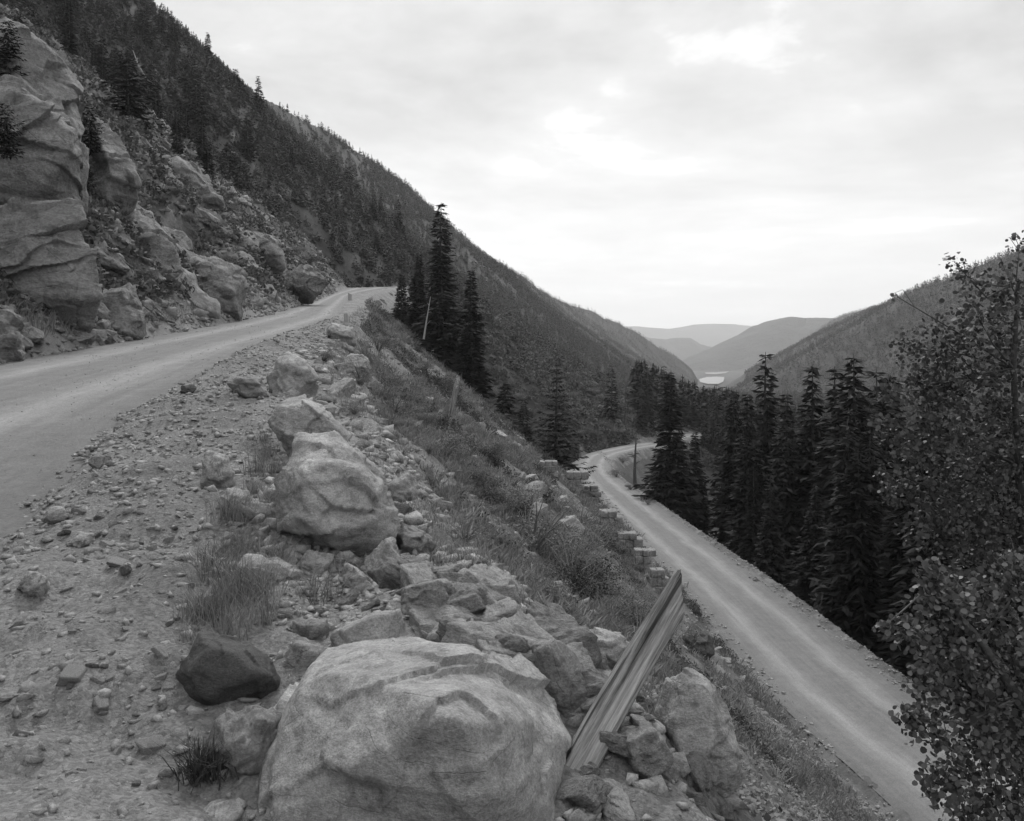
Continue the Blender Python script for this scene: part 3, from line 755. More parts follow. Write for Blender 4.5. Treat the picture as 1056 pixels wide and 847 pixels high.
scatter_px(80, [(390, 575), (545, 620), (650, 730), (500, 690)], (.08, .25), B, 'fist to head sized rock in the jumbled rock pile behind the huge boulder', 'loose rocks of the foreground pile', 'rock', seed=3)
scatter_px(34, [(595, 690), (690, 670), (760, 847), (590, 847)], (.05, .17), B, 'broken rock heaped around the foot of the leaning post', 'rocks around the post', 'rock', seed=4)
scatter_px(26, [(230, 520), (400, 560), (430, 640), (270, 650)], (.04, .13), B, 'loose rock in the grass below the blocky boulder', 'rocks below the blocky boulder', 'rock', seed=5)
scatter_px(45, [(0, 560), (190, 400), (240, 560), (130, 847)], (.02, .055), G, 'small pale stone lying on the gravel berm beside the upper road', 'stones on the berm', seed=6)
scatter_px(26, [(120, 560), (230, 480), (260, 640), (120, 800)], (.02, .05), G, 'small stone on the pebbly berm left of the boulders', 'stones on the inner berm', seed=7)
scatter_px(44, [(460, 420), (520, 450), (640, 570), (560, 560)], (.18, .6), B, 'flat grey talus rock on the slope above the lower road', 'talus rocks on the slope', 'rock', seed=8)
scatter_px(26, [(690, 640), (740, 670), (880, 820), (760, 760)], (.08, .3), B, 'grey rock at the foot of the slope along the lower road', 'rocks along the lower road edge', 'rock', seed=9)
scatter_px(14, [(370, 330), (420, 330), (520, 440), (400, 420)], (.15, .45), B, 'pale rock showing through the brush under the upper road', 'rocks below the brow of the upper road', 'rock', seed=10)
scatter_px(10, [(0, 340), (120, 330), (300, 300), (0, 372)], (.15, .5), B, 'rock fallen to the foot of the cut bank', 'rocks at the foot of the cut bank', 'rock', seed=11)
scatter_px(8, [(370, 296), (408, 300), (408, 318), (372, 325)], (.4, 1.0), B, 'pale rock on the outer edge of the upper road bend', 'rocks at the upper bend', 'rock', seed=12)
scatter_px(6, [(690, 520), (712, 528), (800, 605), (790, 612)], (.15, .35), B, 'rock on the outer verge of the lower road', 'rocks on the outer verge', 'rock', seed=13)

# pebbles and rubble nobody could count
def shard(seed, k=9):
    r_ = np.random.default_rng(seed); bm = bmesh.new()
    for q in norm(r_.normal(size=(k, 3)))*r_.uniform(.75, 1.1, (k, 1)): bm.verts.new(q)
    bmesh.ops.convex_hull(bm, input=bm.verts); bmesh.ops.triangulate(bm, faces=bm.faces); bm.verts.index_update()
    o = (np.array([v.co[:] for v in bm.verts]), np.array([[v.index for v in f.verts] for f in bm.faces])); bm.free(); return o
SHARD = [shard(900+i, 8+i % 4) for i in range(9)]
def rubble(name, xs, ys_, size, label, mat, sub=1, seed=0, rot=True, flat=.6):
    r_ = np.random.default_rng(seed); Z = H(xs, ys_); VV = []; FF = []; off = 0
    for q in range(9):
        sel = np.arange(len(xs)) % 9 == q; n = int(sel.sum()); u, f = SHARD[q]; m = len(u)
        if not n: continue
        v = u[None]*(1+r_.uniform(-.12, .12, (n, m, 1)))*np.stack([np.ones(n), r_.uniform(.5, 1, n), r_.uniform(.25, .75, n)], -1)[:, None]
        a = r_.uniform(0, 6.28, n); ca, sa = np.cos(a)[:, None], np.sin(a)[:, None]; tl = r_.normal(0, .4, n); ct, st_ = np.cos(tl)[:, None], np.sin(tl)[:, None]
        x, y, zz = v[..., 0], v[..., 1], v[..., 2]
        y, zz = y*ct-zz*st_, y*st_+zz*ct
        x, y = x*ca-y*sa, x*sa+y*ca
        sz = size[sel]
        V = np.stack([x, y, zz], -1)*sz[:, None, None]+np.stack([xs[sel], ys_[sel], Z[sel]+sz*.1], -1)[:, None]
        VV.append(V.reshape(-1, 3)); FF.append((f[None]+(np.arange(n)*m)[:, None, None]).reshape(-1, 3)+off); off += n*m
    o = link(name, mesh_np(name, np.vstack(VV), np.vstack(FF), mat, False)); return tag(o, label=label, cat='gravel', kind='stuff')
def rubble_px(name, n, y0, y1, fx0, fx1, s0, s1, label, mat, seed, sub=1, pw=3.0, logy=True):
    r_ = np.random.default_rng(seed)
    y = np.exp(r_.uniform(math.log(y0), math.log(y1), n)); a, b = fx0(y), fx1(y)
    x = a+(b-a)*r_.random(n)
    clump = fbm(x*.8, y*.8, o=2, s=seed)
    k = clump > r_.uniform(-.9, .35, n); x, y = x[k], y[k]; n = len(x)
    sz = s0+(s1-s0)*r_.random(n)**pw; sz = sz*np.clip((y/5)**.35, .7, 4)
    return rubble(name, x, y, sz, label, mat, sub, seed)
rubble_px('gravel', 42000, 2.1, 40, lambda y: upper(y)[2]-.15+0*y, lambda y: upper(y)[3]+.3, .004, .05, 'loose pebbly gravel covering the berm', MAT['stone'], 21, pw=5)
def pile(n, poly, s0, s1, seed, label):
    r_ = np.random.default_rng(seed); a, b, c, d = [np.array(p, float) for p in poly]
    cor = [np.array([(p[0]-CX)/F*hit(*p), hit(*p)]) for p in (a, b, c, d)]
    u, w = r_.random(n)[:, None], r_.random(n)[:, None]; q = (cor[0]*(1-u)+cor[1]*u)*(1-w)+(cor[3]*(1-u)+cor[2]*u)*w
    rubble('rubble', q[:, 0], q[:, 1], s0+(s1-s0)*r_.random(n)**2, label, MAT['rock_pale'], 1, seed)
pile(420, [(285, 375), (345, 345), (430, 480), (300, 470)], .04, .20, 44, 'jagged rubble of the far crest')
pile(900, [(290, 470), (430, 480), (450, 600), (230, 560)], .02, .11, 45, 'jagged rubble around the blocky boulder')
pile(700, [(380, 570), (560, 630), (660, 740), (480, 690)], .02, .10, 41, 'broken rubble between the rocks of the pile')
pile(700, [(590, 680), (700, 670), (790, 860), (590, 860)], .015, .09, 42, 'broken rubble around the post')
pile(400, [(225, 520), (400, 560), (430, 640), (270, 650)], .015, .05, 43, 'rubble in the grass below the blocky boulder')
rubble_px('gravel', 9000, 3, 60, lambda y: upper(y)[1]+.1, lambda y: upper(y)[2], .003, .014, 'scattered pebbles on the upper road', MAT['stone'], 22, pw=3)
rubble_px('scree', 15000, 4, 95, lambda y: upper(y)[3], lambda y: np.interp(y, [4, 20, 95], [5, 8.6, 8]), .012, .11, 'broken scree over the slope between the two roads', MAT['rock_mid'], 23, pw=4)
rubble_px('scree', 14000, 14, 150, lambda y: upper(y)[1]-14, lambda y: upper(y)[1]-.2, .02, .26, 'loose scree on the cut bank', MAT['rock_mid'], 24, pw=3.5)
rubble_px('scree', 7000, 12, 130, lambda y: upper(y)[1]-2.4, lambda y: upper(y)[1]+.15, .015, .13, 'rubble and fallen stones at the foot of the cut bank', MAT['rock_mid'], 27, pw=3)
rubble_px('gravel', 5000, 14, 140, lambda y: 0*y+13.2, lambda y: 0*y+14.2, .01, .06, 'gravelly outer verge of the lower road', MAT['stone'], 25)
rubble_px('gravel', 7000, 14, 100, lambda y: 0*y+6.8, lambda y: 0*y+9.2, .01, .07, 'rubbly inner verge of the lower road', MAT['stone'], 26)

# ------------------------------------------------------------------ plants
def quadmesh(name, Q, mat, shade, smooth=False):
    """Q (n,4,3)"""
    n = len(Q); me = mesh_np(name, Q.reshape(-1, 3), np.arange(n*4).reshape(n, 4), mat, smooth)
    attr(me, 'shade_id', np.repeat(shade, 4)); return me

def tube(pts, rad, k=6):
    pts = np.array(pts, float); n = len(pts); V = []
    t = np.gradient(pts, axis=0); t /= np.linalg.norm(t, axis=1)[:, None]+1e-9
    for i in range(n):
        up = np.array([0, 0, 1.]) if abs(t[i, 2]) < .9 else np.array([1., 0, 0])
        a = np.cross(t[i], up); a /= np.linalg.norm(a); b = np.cross(t[i], a)
        for j in range(k):
            w = 2*np.pi*j/k; V.append(pts[i]+rad[i]*(a*math.cos(w)+b*math.sin(w)))
    Fq = [(i*k+j, i*k+(j+1) % k, (i+1)*k+(j+1) % k, (i+1)*k+j) for i in range(n-1) for j in range(k)]
    return np.array(V), np.array(Fq)
def tubes(name, lst, mat, k=6):
    vs = []; fs = []; o = 0
    for p, r in lst:
        v, f = tube(p, r, k); vs.append(v); fs.append(f+o); o += len(v)
    return mesh_np(name, np.vstack(vs), np.vstack(fs), mat, True)

def norm(a): return a/(np.linalg.norm(a, axis=-1, keepdims=True)+1e-9)

def conifer(seed, width, levels, nb, spray, sprsz, low=.04, mat='needles', power=.8, gap=.12, droop=.28, sides=6):
    """unit-height conifer: trunk mesh, crown mesh"""
    r = np.random.default_rng(seed)
    bases = []; dirs = []; lens = []; wid = []; shade = []
    blob = r.uniform(0, 6.28, 12); 
    for i in range(levels):
        t = low+(1-low)*(i+r.uniform(0, .6))/levels
        if t > .99: continue
        R = width*(1-t)**power*(1+.18*math.sin(9*t+blob[0]))
        if t < .18: R *= .6+.4*t/.18
        n = max(3, int(nb*(1-.45*t)+r.uniform(-1, 1)))
        a0 = r.uniform(0, 6.28)
        for j in range(n):
            if r.random() < gap: continue
            az = a0+j*6.283/n+r.uniform(-.35, .35)
            L = R*r.uniform(.62, 1.12)*(1+.15*math.sin(az*2+blob[1]+t*5))
            m = max(3, int(spray*(L/width)+3)); q = (np.arange(m)+r.uniform(0, 1, m))/m
            q = q**.8
            out = np.array([math.cos(az), math.sin(az), 0]); side = np.array([-math.sin(az), math.cos(az), 0])
            lift = .35*(t-.4)
            z = t+L*(lift*q-droop*q**1.5+.18*q**4)
            p = out[None]*(L*q)[:, None]; p[:, 2] = z
            sg = np.where(np.arange(m) % 2 == 0, 1., -1.)
            dr = out[None]*r.uniform(.5, 1.1, (m, 1))+side[None]*(sg*r.uniform(.25, 1.0, m))[:, None]
            dr[:, 2] += r.uniform(-.65, .12, m)
            bases.append(p); dirs.append(dr); l = sprsz*r.uniform(.6, 1.25, m)*(1.15-.5*q)*(1-.45*t); lens.append(l)
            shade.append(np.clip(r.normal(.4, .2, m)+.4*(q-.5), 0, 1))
    b = np.vstack(bases); d = norm(np.vstack(dirs)); l = np.concatenate(lens)[:, None]; sh = np.concatenate(shade)
    n = len(b); wv = norm(np.cross(d, np.array([0, 0, 1.])+r.normal(0, .55, (n, 3))))
    w = l*.17
    Q = np.stack([b-d*l*.15, b+d*l*.4+wv*w, b+d*l*1.0, b+d*l*.4-wv*w], 1)
    # pointed leader
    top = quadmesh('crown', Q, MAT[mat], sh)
    zs = np.linspace(-.03, 1, 14); pts = [(math.sin(z*5+seed)*.004, math.cos(z*4+seed)*.004, z) for z in zs]
    tr = tubes('trunk', [(pts, [.0165*(1-max(0, z))**.9+.0012 for z in zs])], MAT['bark'], sides)
    return tr, top

def tree(meshes, x, y, h, label, group=None, name='spruce_tree', z=None, wide=1.0, lean=0, rot=None, cat='tree'):
    z = h1(x, y)-.15 if z is None else z
    e = bpy.data.objects.new(name, None); e.empty_display_size = .1; COL.objects.link(e)
    e.location = (float(x), float(y), float(z)); e.scale = (h*wide, h*wide, h); e.rotation_euler = (0, lean, random.uniform(0, 6.28) if rot is None else rot)
    tag(e, label, cat, group)
    link('trunk', meshes[0], e); link('crown', meshes[1], e)
    return e

HI = [conifer(1, .17, 62, 9, 17, .075), conifer(2, .145, 58, 9, 16, .07, gap=.18), conifer(3, .20, 60, 9, 18, .08, power=.9),
      conifer(4, .12, 66, 8, 14, .062, gap=.2, power=.65), conifer(5, .18, 54, 8, 15, .085, gap=.22, power=.75)]
OPEN = conifer(6, .27, 32, 9, 40, .055, gap=.06, power=.85, droop=.12)
MID = [conifer(10+i, w, 26, 7, 8, .11, gap=.1, mat='needles') for i, w in enumerate((.14, .18, .11, .2))]
BUSHY = [conifer(20+i, .38, 20, 9, 12, .13, gap=.1, power=.5, droop=.05, mat='needles') for i in range(3)]

def tpx(mesh, px, toppy, D, label, **k):
    X = (px-CX)/F*D; z = h1(X, D)-.2; zt = (HY-toppy)/F*D
    return tree(mesh, X, D, max(1.5, zt-z), label, z=z, **k)

# slender spruces standing beyond the brow of the upper road
tpx(HI[3], 455, 209, 84, 'tallest slender spruce standing against the sky beyond the brow', wide=1.25)
tpx(HI[1], 486, 278, 80, 'second slender spruce right of the tallest one', wide=1.2)
tpx(HI[0], 432, 262, 92, 'dark spruce tucked against the left of the tallest spruce', wide=1.2)
tpx(HI[2], 414, 282, 98, 'short dark spruce where the upper road disappears', wide=1.3)
tpx(OPEN, 574, 372, 90, 'open branched young spruce at the inside of the road bend', wide=1.15)
tpx(HI[2], 521, 392, 96, 'small bushy spruce between slender spruces and the open spruce', wide=1.2)
tpx(HI[0], 540, 412, 100, 'little spruce at the left foot of the open branched spruce', wide=1.2)
tpx(HI[4], 470, 335, 90, 'ragged spruce between the two slender spruces')
# the dark stand right of the lower road
stand = [(691, 383, 82, 2, 'broad dark spruce at the left end of the stand by the bend', 1.15), (717, 445, 84, 0, 'short spruce just right of the broad end spruce', 1.1),
         (757, 402, 74, 0, 'spruce left of the tallest pointed spruce in the stand', 1), (771, 405, 66, 1, 'narrow spruce beside the tall ragged one', 1),
         (790, 363, 68, 3, 'tall ragged spruce with narrow pointed top', 1.0), (811, 405, 62, 1, 'low topped spruce between two taller ones', 1),
         (838, 376, 62, 0, 'sharp topped spruce in the centre of the stand', .95), (862, 378, 57, 1, 'spruce leaning on the twin topped pair', 1),
         (880, 365, 55, 2, 'tallest dark spruce of the central pair', .95), (903, 380, 60, 3, 'thin spruce right of the central pair', 1.1),
         (917, 386, 62, 3, 'last pointed spruce before the aspen', 1.1)]
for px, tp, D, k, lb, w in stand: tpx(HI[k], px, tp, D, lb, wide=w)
r_ = random.Random(5); n = 0
while n < 105:
    y = 26+r_.random()**1.1*85; x = 15.4+r_.random()**1.3*34
    px = CX+F*x/y
    if px < 690 or px > 1120: continue
    if px < 766: continue
    zt_max = -(px < 760)*2.0
    z = h1(x, y)-.2; top = P(px, r_.uniform(405, 530) if px < 930 else r_.uniform(395, 500), y)[2]
    h = top-z
    if h < 4: continue
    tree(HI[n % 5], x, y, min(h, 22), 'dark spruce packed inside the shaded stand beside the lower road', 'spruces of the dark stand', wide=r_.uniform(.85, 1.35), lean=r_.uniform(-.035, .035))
    n += 1
# hillside beyond the bend: counted trees of the middle distance
r_ = random.Random(9); n = 0
while n < 70:
    y = r_.uniform(150, 330); px = r_.uniform(500, 790); x = (px-CX)/F*y
    fx = np.interp(y, MFY, MFX)
    dl = polydist(np.array([x]), np.array([y]), LC)[0][0]
    if dl < 5: continue
    h = r_.uniform(6, 13); z = h1(x, y)
    if (HY-(z+h)/y*F) < 372+max(0, 620-px)*.0: continue
    if px < 640 and r_.random() < .55: continue
    tree(MID[n % 4], x, y, h, 'spruce scattered on the brushy hillside beyond the road bend', 'spruces beyond the bend', wide=1.1); n += 1
# conifers above the cut bank
r_ = random.Random(19); n = 0
while n < 80:
    y = r_.uniform(60, 250); px = r_.uniform(40, 480); x = (px-CX)/F*y
    zu_, xl_, xr_, xc_ = upper(y)
    if x > xl_-9-y*.02 and x < 5 and y < 165: continue
    if px < 95 and y < 90: continue
    h = r_.uniform(3, 7)*(1+.3*(y > 150)); z = h1(x, y)
    if HY-z/y*F > 300: continue
    tree(MID[n % 4] if r_.random() < .6 else BUSHY[n % 3], x, y, h, 'dark conifer on the steep hillside above the cut bank', 'conifers above the cut bank', wide=1.2, name='conifer_tree'); n += 1
for px, py, D, hp in ((8, 70, 27, 60), (5, 150, 24, 55), (18, 40, 30, 40), (70, 195, 27, 30), (92, 150, 36, 50), (85, 190, 34, 40)):
    b = P(px, py, D); tree(BUSHY[n % 3], b[0], b[1], hp/F*D, {8: 'dark pine bush clinging to the high outcrop', 5: 'dark pine bush in the cleft left of the bulging outcrop', 18: 'dark pine bush on top of the high outcrop',
         70: 'dark bush above the streaked cliff', 92: 'dark pine right of the high outcrop', 85: 'low juniper right of the bulging outcrop'}[px], name='pine_bush', z=b[2]-.3, wide=1.0); n += 1

# far forest, one object
def lowforest(name, pts, hs, label, seed):
    r = np.random.default_rng(seed); n = len(pts); tiers = 3; k = 5
    V = []; 
    a = np.arange(k)*2*np.pi/k
    base = []
    for t in range(tiers):
        z0 = .08+t*.27; z1 = min(1, z0+.42); rad = .17*(1-t*.3)
        ring = np.stack([np.cos(a+t)*rad, np.sin(a+t)*rad, np.full(k, z0)], -1)
        base.append((ring, np.array([0, 0, z1])))
    u = np.vstack([np.vstack([b[0], b[1][None]]) for b in base]); m = len(u)
    f = np.array([(t*(k+1)+j, t*(k+1)+(j+1) % k, t*(k+1)+k) for t in range(tiers) for j in range(k)])
    v = u[None]*(1+r.uniform(-.22, .22, (n, m, 1))*np.array([1, 1, .3]))
    wd = r.uniform(.75, 1.3, n)
    v = v*np.stack([wd, wd, np.ones(n)], -1)[:, None]*hs[:, None, None]
    V = v+pts[:, None]
    me = mesh_np(name, V.reshape(-1, 3), (f[None]+(np.arange(n)*m)[:, None, None]).reshape(-1, 3), MAT['needles_far'])
    attr(me, 'shade_id', np.repeat(r.random(n), m))
    return tag(link(name, me), label=label, cat='forest', kind='stuff')
def sprayforest(name, pts, hs, label, seed, temps, mat, cat='forest'):
    r = np.random.default_rng(seed); out = []; sh = []; nt_ = len(temps)
    for q in range(nt_):
        sel = np.arange(len(pts)) % nt_ == q; n = int(sel.sum()); T = temps[q]
        a = r.uniform(0, 6.28, n); ca, sa = np.cos(a)[:, None, None], np.sin(a)[:, None, None]
        X = T[None, :, :, 0]*ca-T[None, :, :, 1]*sa; Y = T[None, :, :, 0]*sa+T[None, :, :, 1]*ca; Z = np.broadcast_to(T[None, :, :, 2], X.shape)
        w = r.uniform(.8, 1.35, n)[:, None, None]
        V = np.stack([X*w, Y*w, Z], -1)*hs[sel][:, None, None, None]+pts[sel][:, None, None, :]
        out.append(V.reshape(-1, 4, 3)); sh.append(np.repeat(r.random(n), len(T))*.7+r.random(n*len(T))*.3)
    o = link(name, quadmesh(name, np.concatenate(out), MAT[mat], np.concatenate(sh))); return tag(o, label=label, cat=cat, kind='stuff')
def template(seed, nq, w, rag=.3):
    r = np.random.default_rng(seed); z = r.random(nq)**1.25*.93+.03; R_ = w*(1-z)**.8*r.uniform(.3, 1.0, nq); a = r.uniform(0, 6.28, nq)
    b = np.stack([np.cos(a)*R_, np.sin(a)*R_, z], -1); d = norm(np.stack([np.cos(a), np.sin(a), r.uniform(-.8, .3, nq)], -1)); l = (.17*(1-z)+.05)[:, None]*r.uniform(.7, 1.3, (nq, 1))
    wv = norm(np.cross(d, np.array([0, 0, 1.])+r.normal(0, .5, (nq, 3))))*l*.38
    Q = np.stack([b-d*l*.4, b+wv, b+d*l*.7, b-wv], 1)
    top = np.array([[[.03, 0, .8], [0, .0, 1.02], [-.03, 0, .8], [0, .02, .75]], [[0, .03, .8], [0, 0, 1.0], [0, -.03, .8], [.02, 0, .75]]])
    return np.concatenate([Q, top])
TN = [template(300+i, 75, w) for i, w in enumerate((.2, .26, .17, .3, .22))]
TF = [template(320+i, 22, w*1.2) for i, w in enumerate((.2, .26, .17, .3, .22))]
BR = []
for i in range(4):
    r = np.random.default_rng(340+i); nq = 46; p_ = norm(r.normal(size=(nq, 3)))*r.uniform(.4, 1, (nq, 1)); p_[:, 2] = np.abs(p_[:, 2])*.75
    d = norm(r.normal(size=(nq, 3))+[0, 0, .4]); w_ = norm(np.cross(d, r.normal(size=(nq, 3)))); BR.append(np.stack([p_-d*.16, p_+w_*.12, p_+d*.2, p_-w_*.12], 1))
TW = []
for i in range(5):
    r = np.random.default_rng(360+i); nq = 64; a = r.uniform(0, 6.28, nq); el = r.uniform(.25, 1.4, nq); d = np.stack([np.cos(a)*np.cos(el), np.sin(a)*np.cos(el), np.sin(el)], -1)
    p_ = np.stack([r.normal(0, .28, nq), r.normal(0, .28, nq), r.uniform(0, .35, nq)], -1); l = r.uniform(.3, .75, (nq, 1)); w_ = norm(np.cross(d, r.normal(size=(nq, 3))))*r.uniform(.012, .045, (nq, 1))
    TW.append(np.stack([p_-w_*.6, p_+d*l*.6-w_, p_+d*l, p_+d*l*.6+w_], 1))
BR2 = []
for i in range(4):
    r = np.random.default_rng(380+i); nq = 110; p_ = norm(r.normal(size=(nq, 3)))*r.uniform(.3, 1, (nq, 1))*.6; p_[:, 2] = np.abs(p_[:, 2])*1.1
    d = norm(r.normal(size=(nq, 3))+[0, 0, .8]); w_ = norm(np.cross(d, r.normal(size=(nq, 3)))); BR2.append(np.stack([p_-d*.07, p_+w_*.035, p_+d*.09, p_-w_*.035], 1))
r = np.random.default_rng(77)
n = 70000
y = np.exp(r.uniform(math.log(120), math.log(2100), n)); rx = np.interp(y, MY, MRX); fx = np.interp(y, MFY, MFX)
x = rx-6+(fx-rx+6)*r.random(n)
px = CX+F*x/y; xl_ = upper(y)[1]; ism = H(x, y, detail=False, ids=True)[1] == 1
den = fbm(x*.03, y*.02, o=3, s=5)
keep = ~((y < 165) & (x > 2) & (x < 48)) & ~((y < 190) & (x > 12) & (x < 48)) & (px > -30) & (den > r.uniform(-.8, .5, n)) & ~((y < 280) & (px > 490) & (r.random(n) < .8)) & (ism | ~((y < 178) & (x > xl_-5-.03*y)))
x, y = x[keep], y[keep]
z = H(x, y); pts = np.stack([x, y, z-.2], -1); nr_ = y < 620
ht = r.uniform(1.6, 4.8, len(x))*np.clip((y/400)**.3, .7, 1.4)
print('forest', nr_.sum(), (~nr_).sum())
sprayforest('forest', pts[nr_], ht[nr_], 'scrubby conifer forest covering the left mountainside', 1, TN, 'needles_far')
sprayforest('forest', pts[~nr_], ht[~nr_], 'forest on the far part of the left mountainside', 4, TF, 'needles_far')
n = 60000
y = np.exp(r.uniform(math.log(300), math.log(2600), n)); px = r.uniform(690, 1120, n); x = (px-CX)/F*y
h, ids = H(x, y, ids=True)
keep = ((ids >= 2) | ((y < 1500) & (ids == 0) & (r.random(n) < .8))) & ~((px > 712) & (px < 768) & (y > 1150))
x, y, h = x[keep], y[keep], h[keep]
sprayforest('forest', np.stack([x, y, h-.3], -1), r.uniform(4, 9, len(x)), 'forest on the right mountain and the valley floor', 2, TF, 'needles_dark')
n = 5200
y = r.uniform(110, 320, n); x = r.uniform(12, 150, n); dl = polydist(x, y, LC)[0]; px = CX+F*x/y
keep = (dl > 6) & (px > 655) & ~((px < 760) & (y < 182)) & (x > 14)
x, y = x[keep], y[keep]
sprayforest('forest', np.stack([x, y, H(x, y)-.3], -1), r.uniform(6, 12, len(x)), 'forest filling the valley side beyond the dark stand', 3, TN, 'needles_dark')
# brush nobody could count
n = 24000
y = np.exp(r.uniform(math.log(20), math.log(420), n)); px = r.uniform(-20, 700, n); x = (px-CX)/F*y; zu_, xl_, xr_, xc_ = upper(y)
left = (x < xl_-1.0) & (y < 200); farb = H(x, y, detail=False, ids=True)[1] == 1
keep = (left & (r.random(n) < .75)) | (farb & (x > -70)); keep &= farb | ~((y > 105) & (y < 180) & (x > xl_-1) & (x < xc_+2)); keep &= fbm(x*.12, y*.1, o=3, s=18) > r.uniform(-.7, .3, n)
dl = polydist(x, y, LC)[0]; keep &= dl > 4.5
x, y = x[keep], y[keep]
sprayforest('brush', np.stack([x, y, H(x, y)-.1], -1), np.clip(r.uniform(.25, .9, len(x))*(y/60)**.45, .2, 2.2), 'brush over the cut bank and the hillside beyond', 5, BR, 'brush', 'brush')
n = 15000
y = np.exp(r.uniform(math.log(5), math.log(95), n)); c_ = upper(y)[3]; x = c_+.4+(np.interp(y, [6, 25, 60, 95], [4, 8, 8, 6])-c_)*r.random(n)
k = fbm(x*.35, y*.25, o=3, s=19) > r.uniform(-.1, .2, n); x, y = x[k], y[k]
dk = fbm(x*.5, y*.3, o=2, s=29) > .12
sprayforest('brush', np.stack([x[dk], y[dk], H(x[dk], y[dk])-.03], -1), np.clip(r.uniform(.14, .42, dk.sum())*(y[dk]/15)**.6, .09, 1.1), 'darker twiggy brush on the slope between the two roads', 7, BR2, 'darkshrub', 'brush')
x, y = x[~dk], y[~dk]
sprayforest('brush', np.stack([x, y, H(x, y)-.03], -1), np.clip(r.uniform(.1, .32, len(x))*(y/15)**.6, .07, .9), 'brush growing over the slope between the two roads', 6, TW, 'shrub', 'brush')

n = 7000
y = r.uniform(135, 290, n); px = r.uniform(470, 735, n); x = (px-CX)/F*y; dl = polydist(x, y, LC)[0]; _, ii = H(x, y, detail=False, ids=True)
keep = (ii == 1) & (dl > 3.6) & (fbm(x*.15, y*.12, o=3, s=38) > r.uniform(-.7, .3, n)); x, y = x[keep], y[keep]
sprayforest('brush', np.stack([x, y, H(x, y)-.1], -1), r.uniform(.4, 1.5, len(x)), 'low brush on the hillside above the bend of the lower road', 8, BR, 'brush', 'brush')
# shrubs
def leafcloud(centres, radii, nper, size, r, flat=.75):
    out = []
    for c, R in zip(centres, radii):
        p = r.normal(size=(nper, 3)); p = norm(p)*(r.random((nper, 1))**.45)*R; p[:, 2] *= flat; out.append(p+c)
    b = np.vstack(out); n = len(b); d = norm(r.normal(size=(n, 3))+[0, 0, .3]); w = norm(np.cross(d, r.normal(size=(n, 3))))
    l = size*r.uniform(.6, 1.3, (n, 1))
    return np.stack([b-d*l*.5, b+w*l*.33, b+d*l*.5, b-w*l*.33], 1)
def shrub_mesh(seed, mat, nper=300, size=.045):
    r = np.random.default_rng(seed); k = 9
    c = np.column_stack([r.uniform(-.6, .6, k), r.uniform(-.6, .6, k), r.uniform(.2, .75, k)])
    c[:, 2] *= 1-.35*np.hypot(c[:, 0], c[:, 1])
    Q = leafcloud(c, r.uniform(.22, .42, k), nper, size, r)
    Q[..., 2] = np.maximum(Q[..., 2], -.1)
    st = []
    for q in list(c)+[np.array([r.uniform(-.8, .8), r.uniform(-.8, .8), r.uniform(.6, 1.1)]) for _ in range(14)]:
        m_ = q*.5+[0, 0, .08]; st.append(([(0, 0, -.1), m_+r.normal(0, .04, 3), q], [.016, .011, .005]))
    return (tubes('stems', st, MAT['twig'], 4), quadmesh('foliage', Q, MAT[mat], r.random(len(Q))))
SH = [shrub_mesh(40+i, 'shrub') for i in range(3)]+[shrub_mesh(50, 'darkshrub'), shrub_mesh(51, 'shrub', 80, .045)]
def shrub(x, y, s, k, label, group=None, hz=.75, name='shrub', z=None):
    e = bpy.data.objects.new(name, None); e.empty_display_size = .1; COL.objects.link(e)
    e.location = (float(x), float(y), h1(x, y) if z is None else z); e.scale = (s, s, s*hz); e.rotation_euler = (0, 0, random.uniform(0, 6.28))
    tag(e, label, 'shrub', group); link('stems', SH[k][0], e); link('foliage', SH[k][1], e); return e
def shrub_px(px, py, wpx, k, label, group=None, **kw):
    D = hit(px, py); return shrub((px-CX)/F*D, D, wpx/F*D/1.7, k, label, group, **kw)
for px, py, w, k, lb in ((405, 435, 62, 0, 'wide tangled shrub on the slope right of the wedge shaped boulder'), (372, 395, 44, 4, 'pale twiggy shrub below the road brow'),
        (548, 570, 90, 0, 'broad leafy shrub halfway down the slope'), (592, 610, 80, 3, 'dark leafy shrub below the broad one'), (640, 640, 60, 1, 'pale shrub left of the post top'),
        (520, 525, 60, 2, 'shrub above the broad leafy shrub'), (455, 470, 55, 1, 'shrub on the slope below the small wooden stake'), (480, 560, 50, 4, 'thin twiggy shrub above the rock pile'),
        (610, 560, 44, 2, 'shrub between broad shrub and dry stone piers'), (390, 362, 36, 2, 'shrub on the brow just below the road bend')):
    shrub_px(px, py, w*1.3, k, lb)
r_ = random.Random(31)
for i in range(70):
    u = r_.random(); px = 380+300*u+r_.uniform(-60, 30); py = 350+290*u+r_.uniform(-5, 55)
    shrub_px(px, py, r_.uniform(18, 46)*(.8+u), r_.choice([0, 1, 2, 4]), 'low grey-green shrub on the slope between the two roads', 'low shrubs on the slope')
for i in range(58):
    px = r_.uniform(20, 330); py = 320-(px/330)*20-r_.random()**1.3*(190-px*.35)
    shrub_px(px, py, r_.uniform(12, 30), r_.choice([0, 1, 3, 3, 2]), 'shrub growing in the rocks of the cut bank', 'shrubs on the cut bank')
for i in range(80):
    px = r_.uniform(500, 700); py = 372+r_.random()*75+(px-500)*.12
    D = hit(px, py)
    if D < 115: continue
    x = (px-CX)/F*D
    if polydist(np.array([x]), np.array([D]), LC)[0][0] < 4.5: continue
    shrub(x, D, r_.uniform(1, 2.6), r_.choice([0, 1, 2, 3]), 'shrub on the hillside beyond the road bend', 'shrubs beyond the bend')
for px, py, w in ((636, 492, 20), (642, 478, 16), (650, 505, 16), (668, 520, 14)):
    shrub_px(px, py, w, 2, 'small shrub on the bank inside the curve of the lower road', 'shrubs inside the curve')

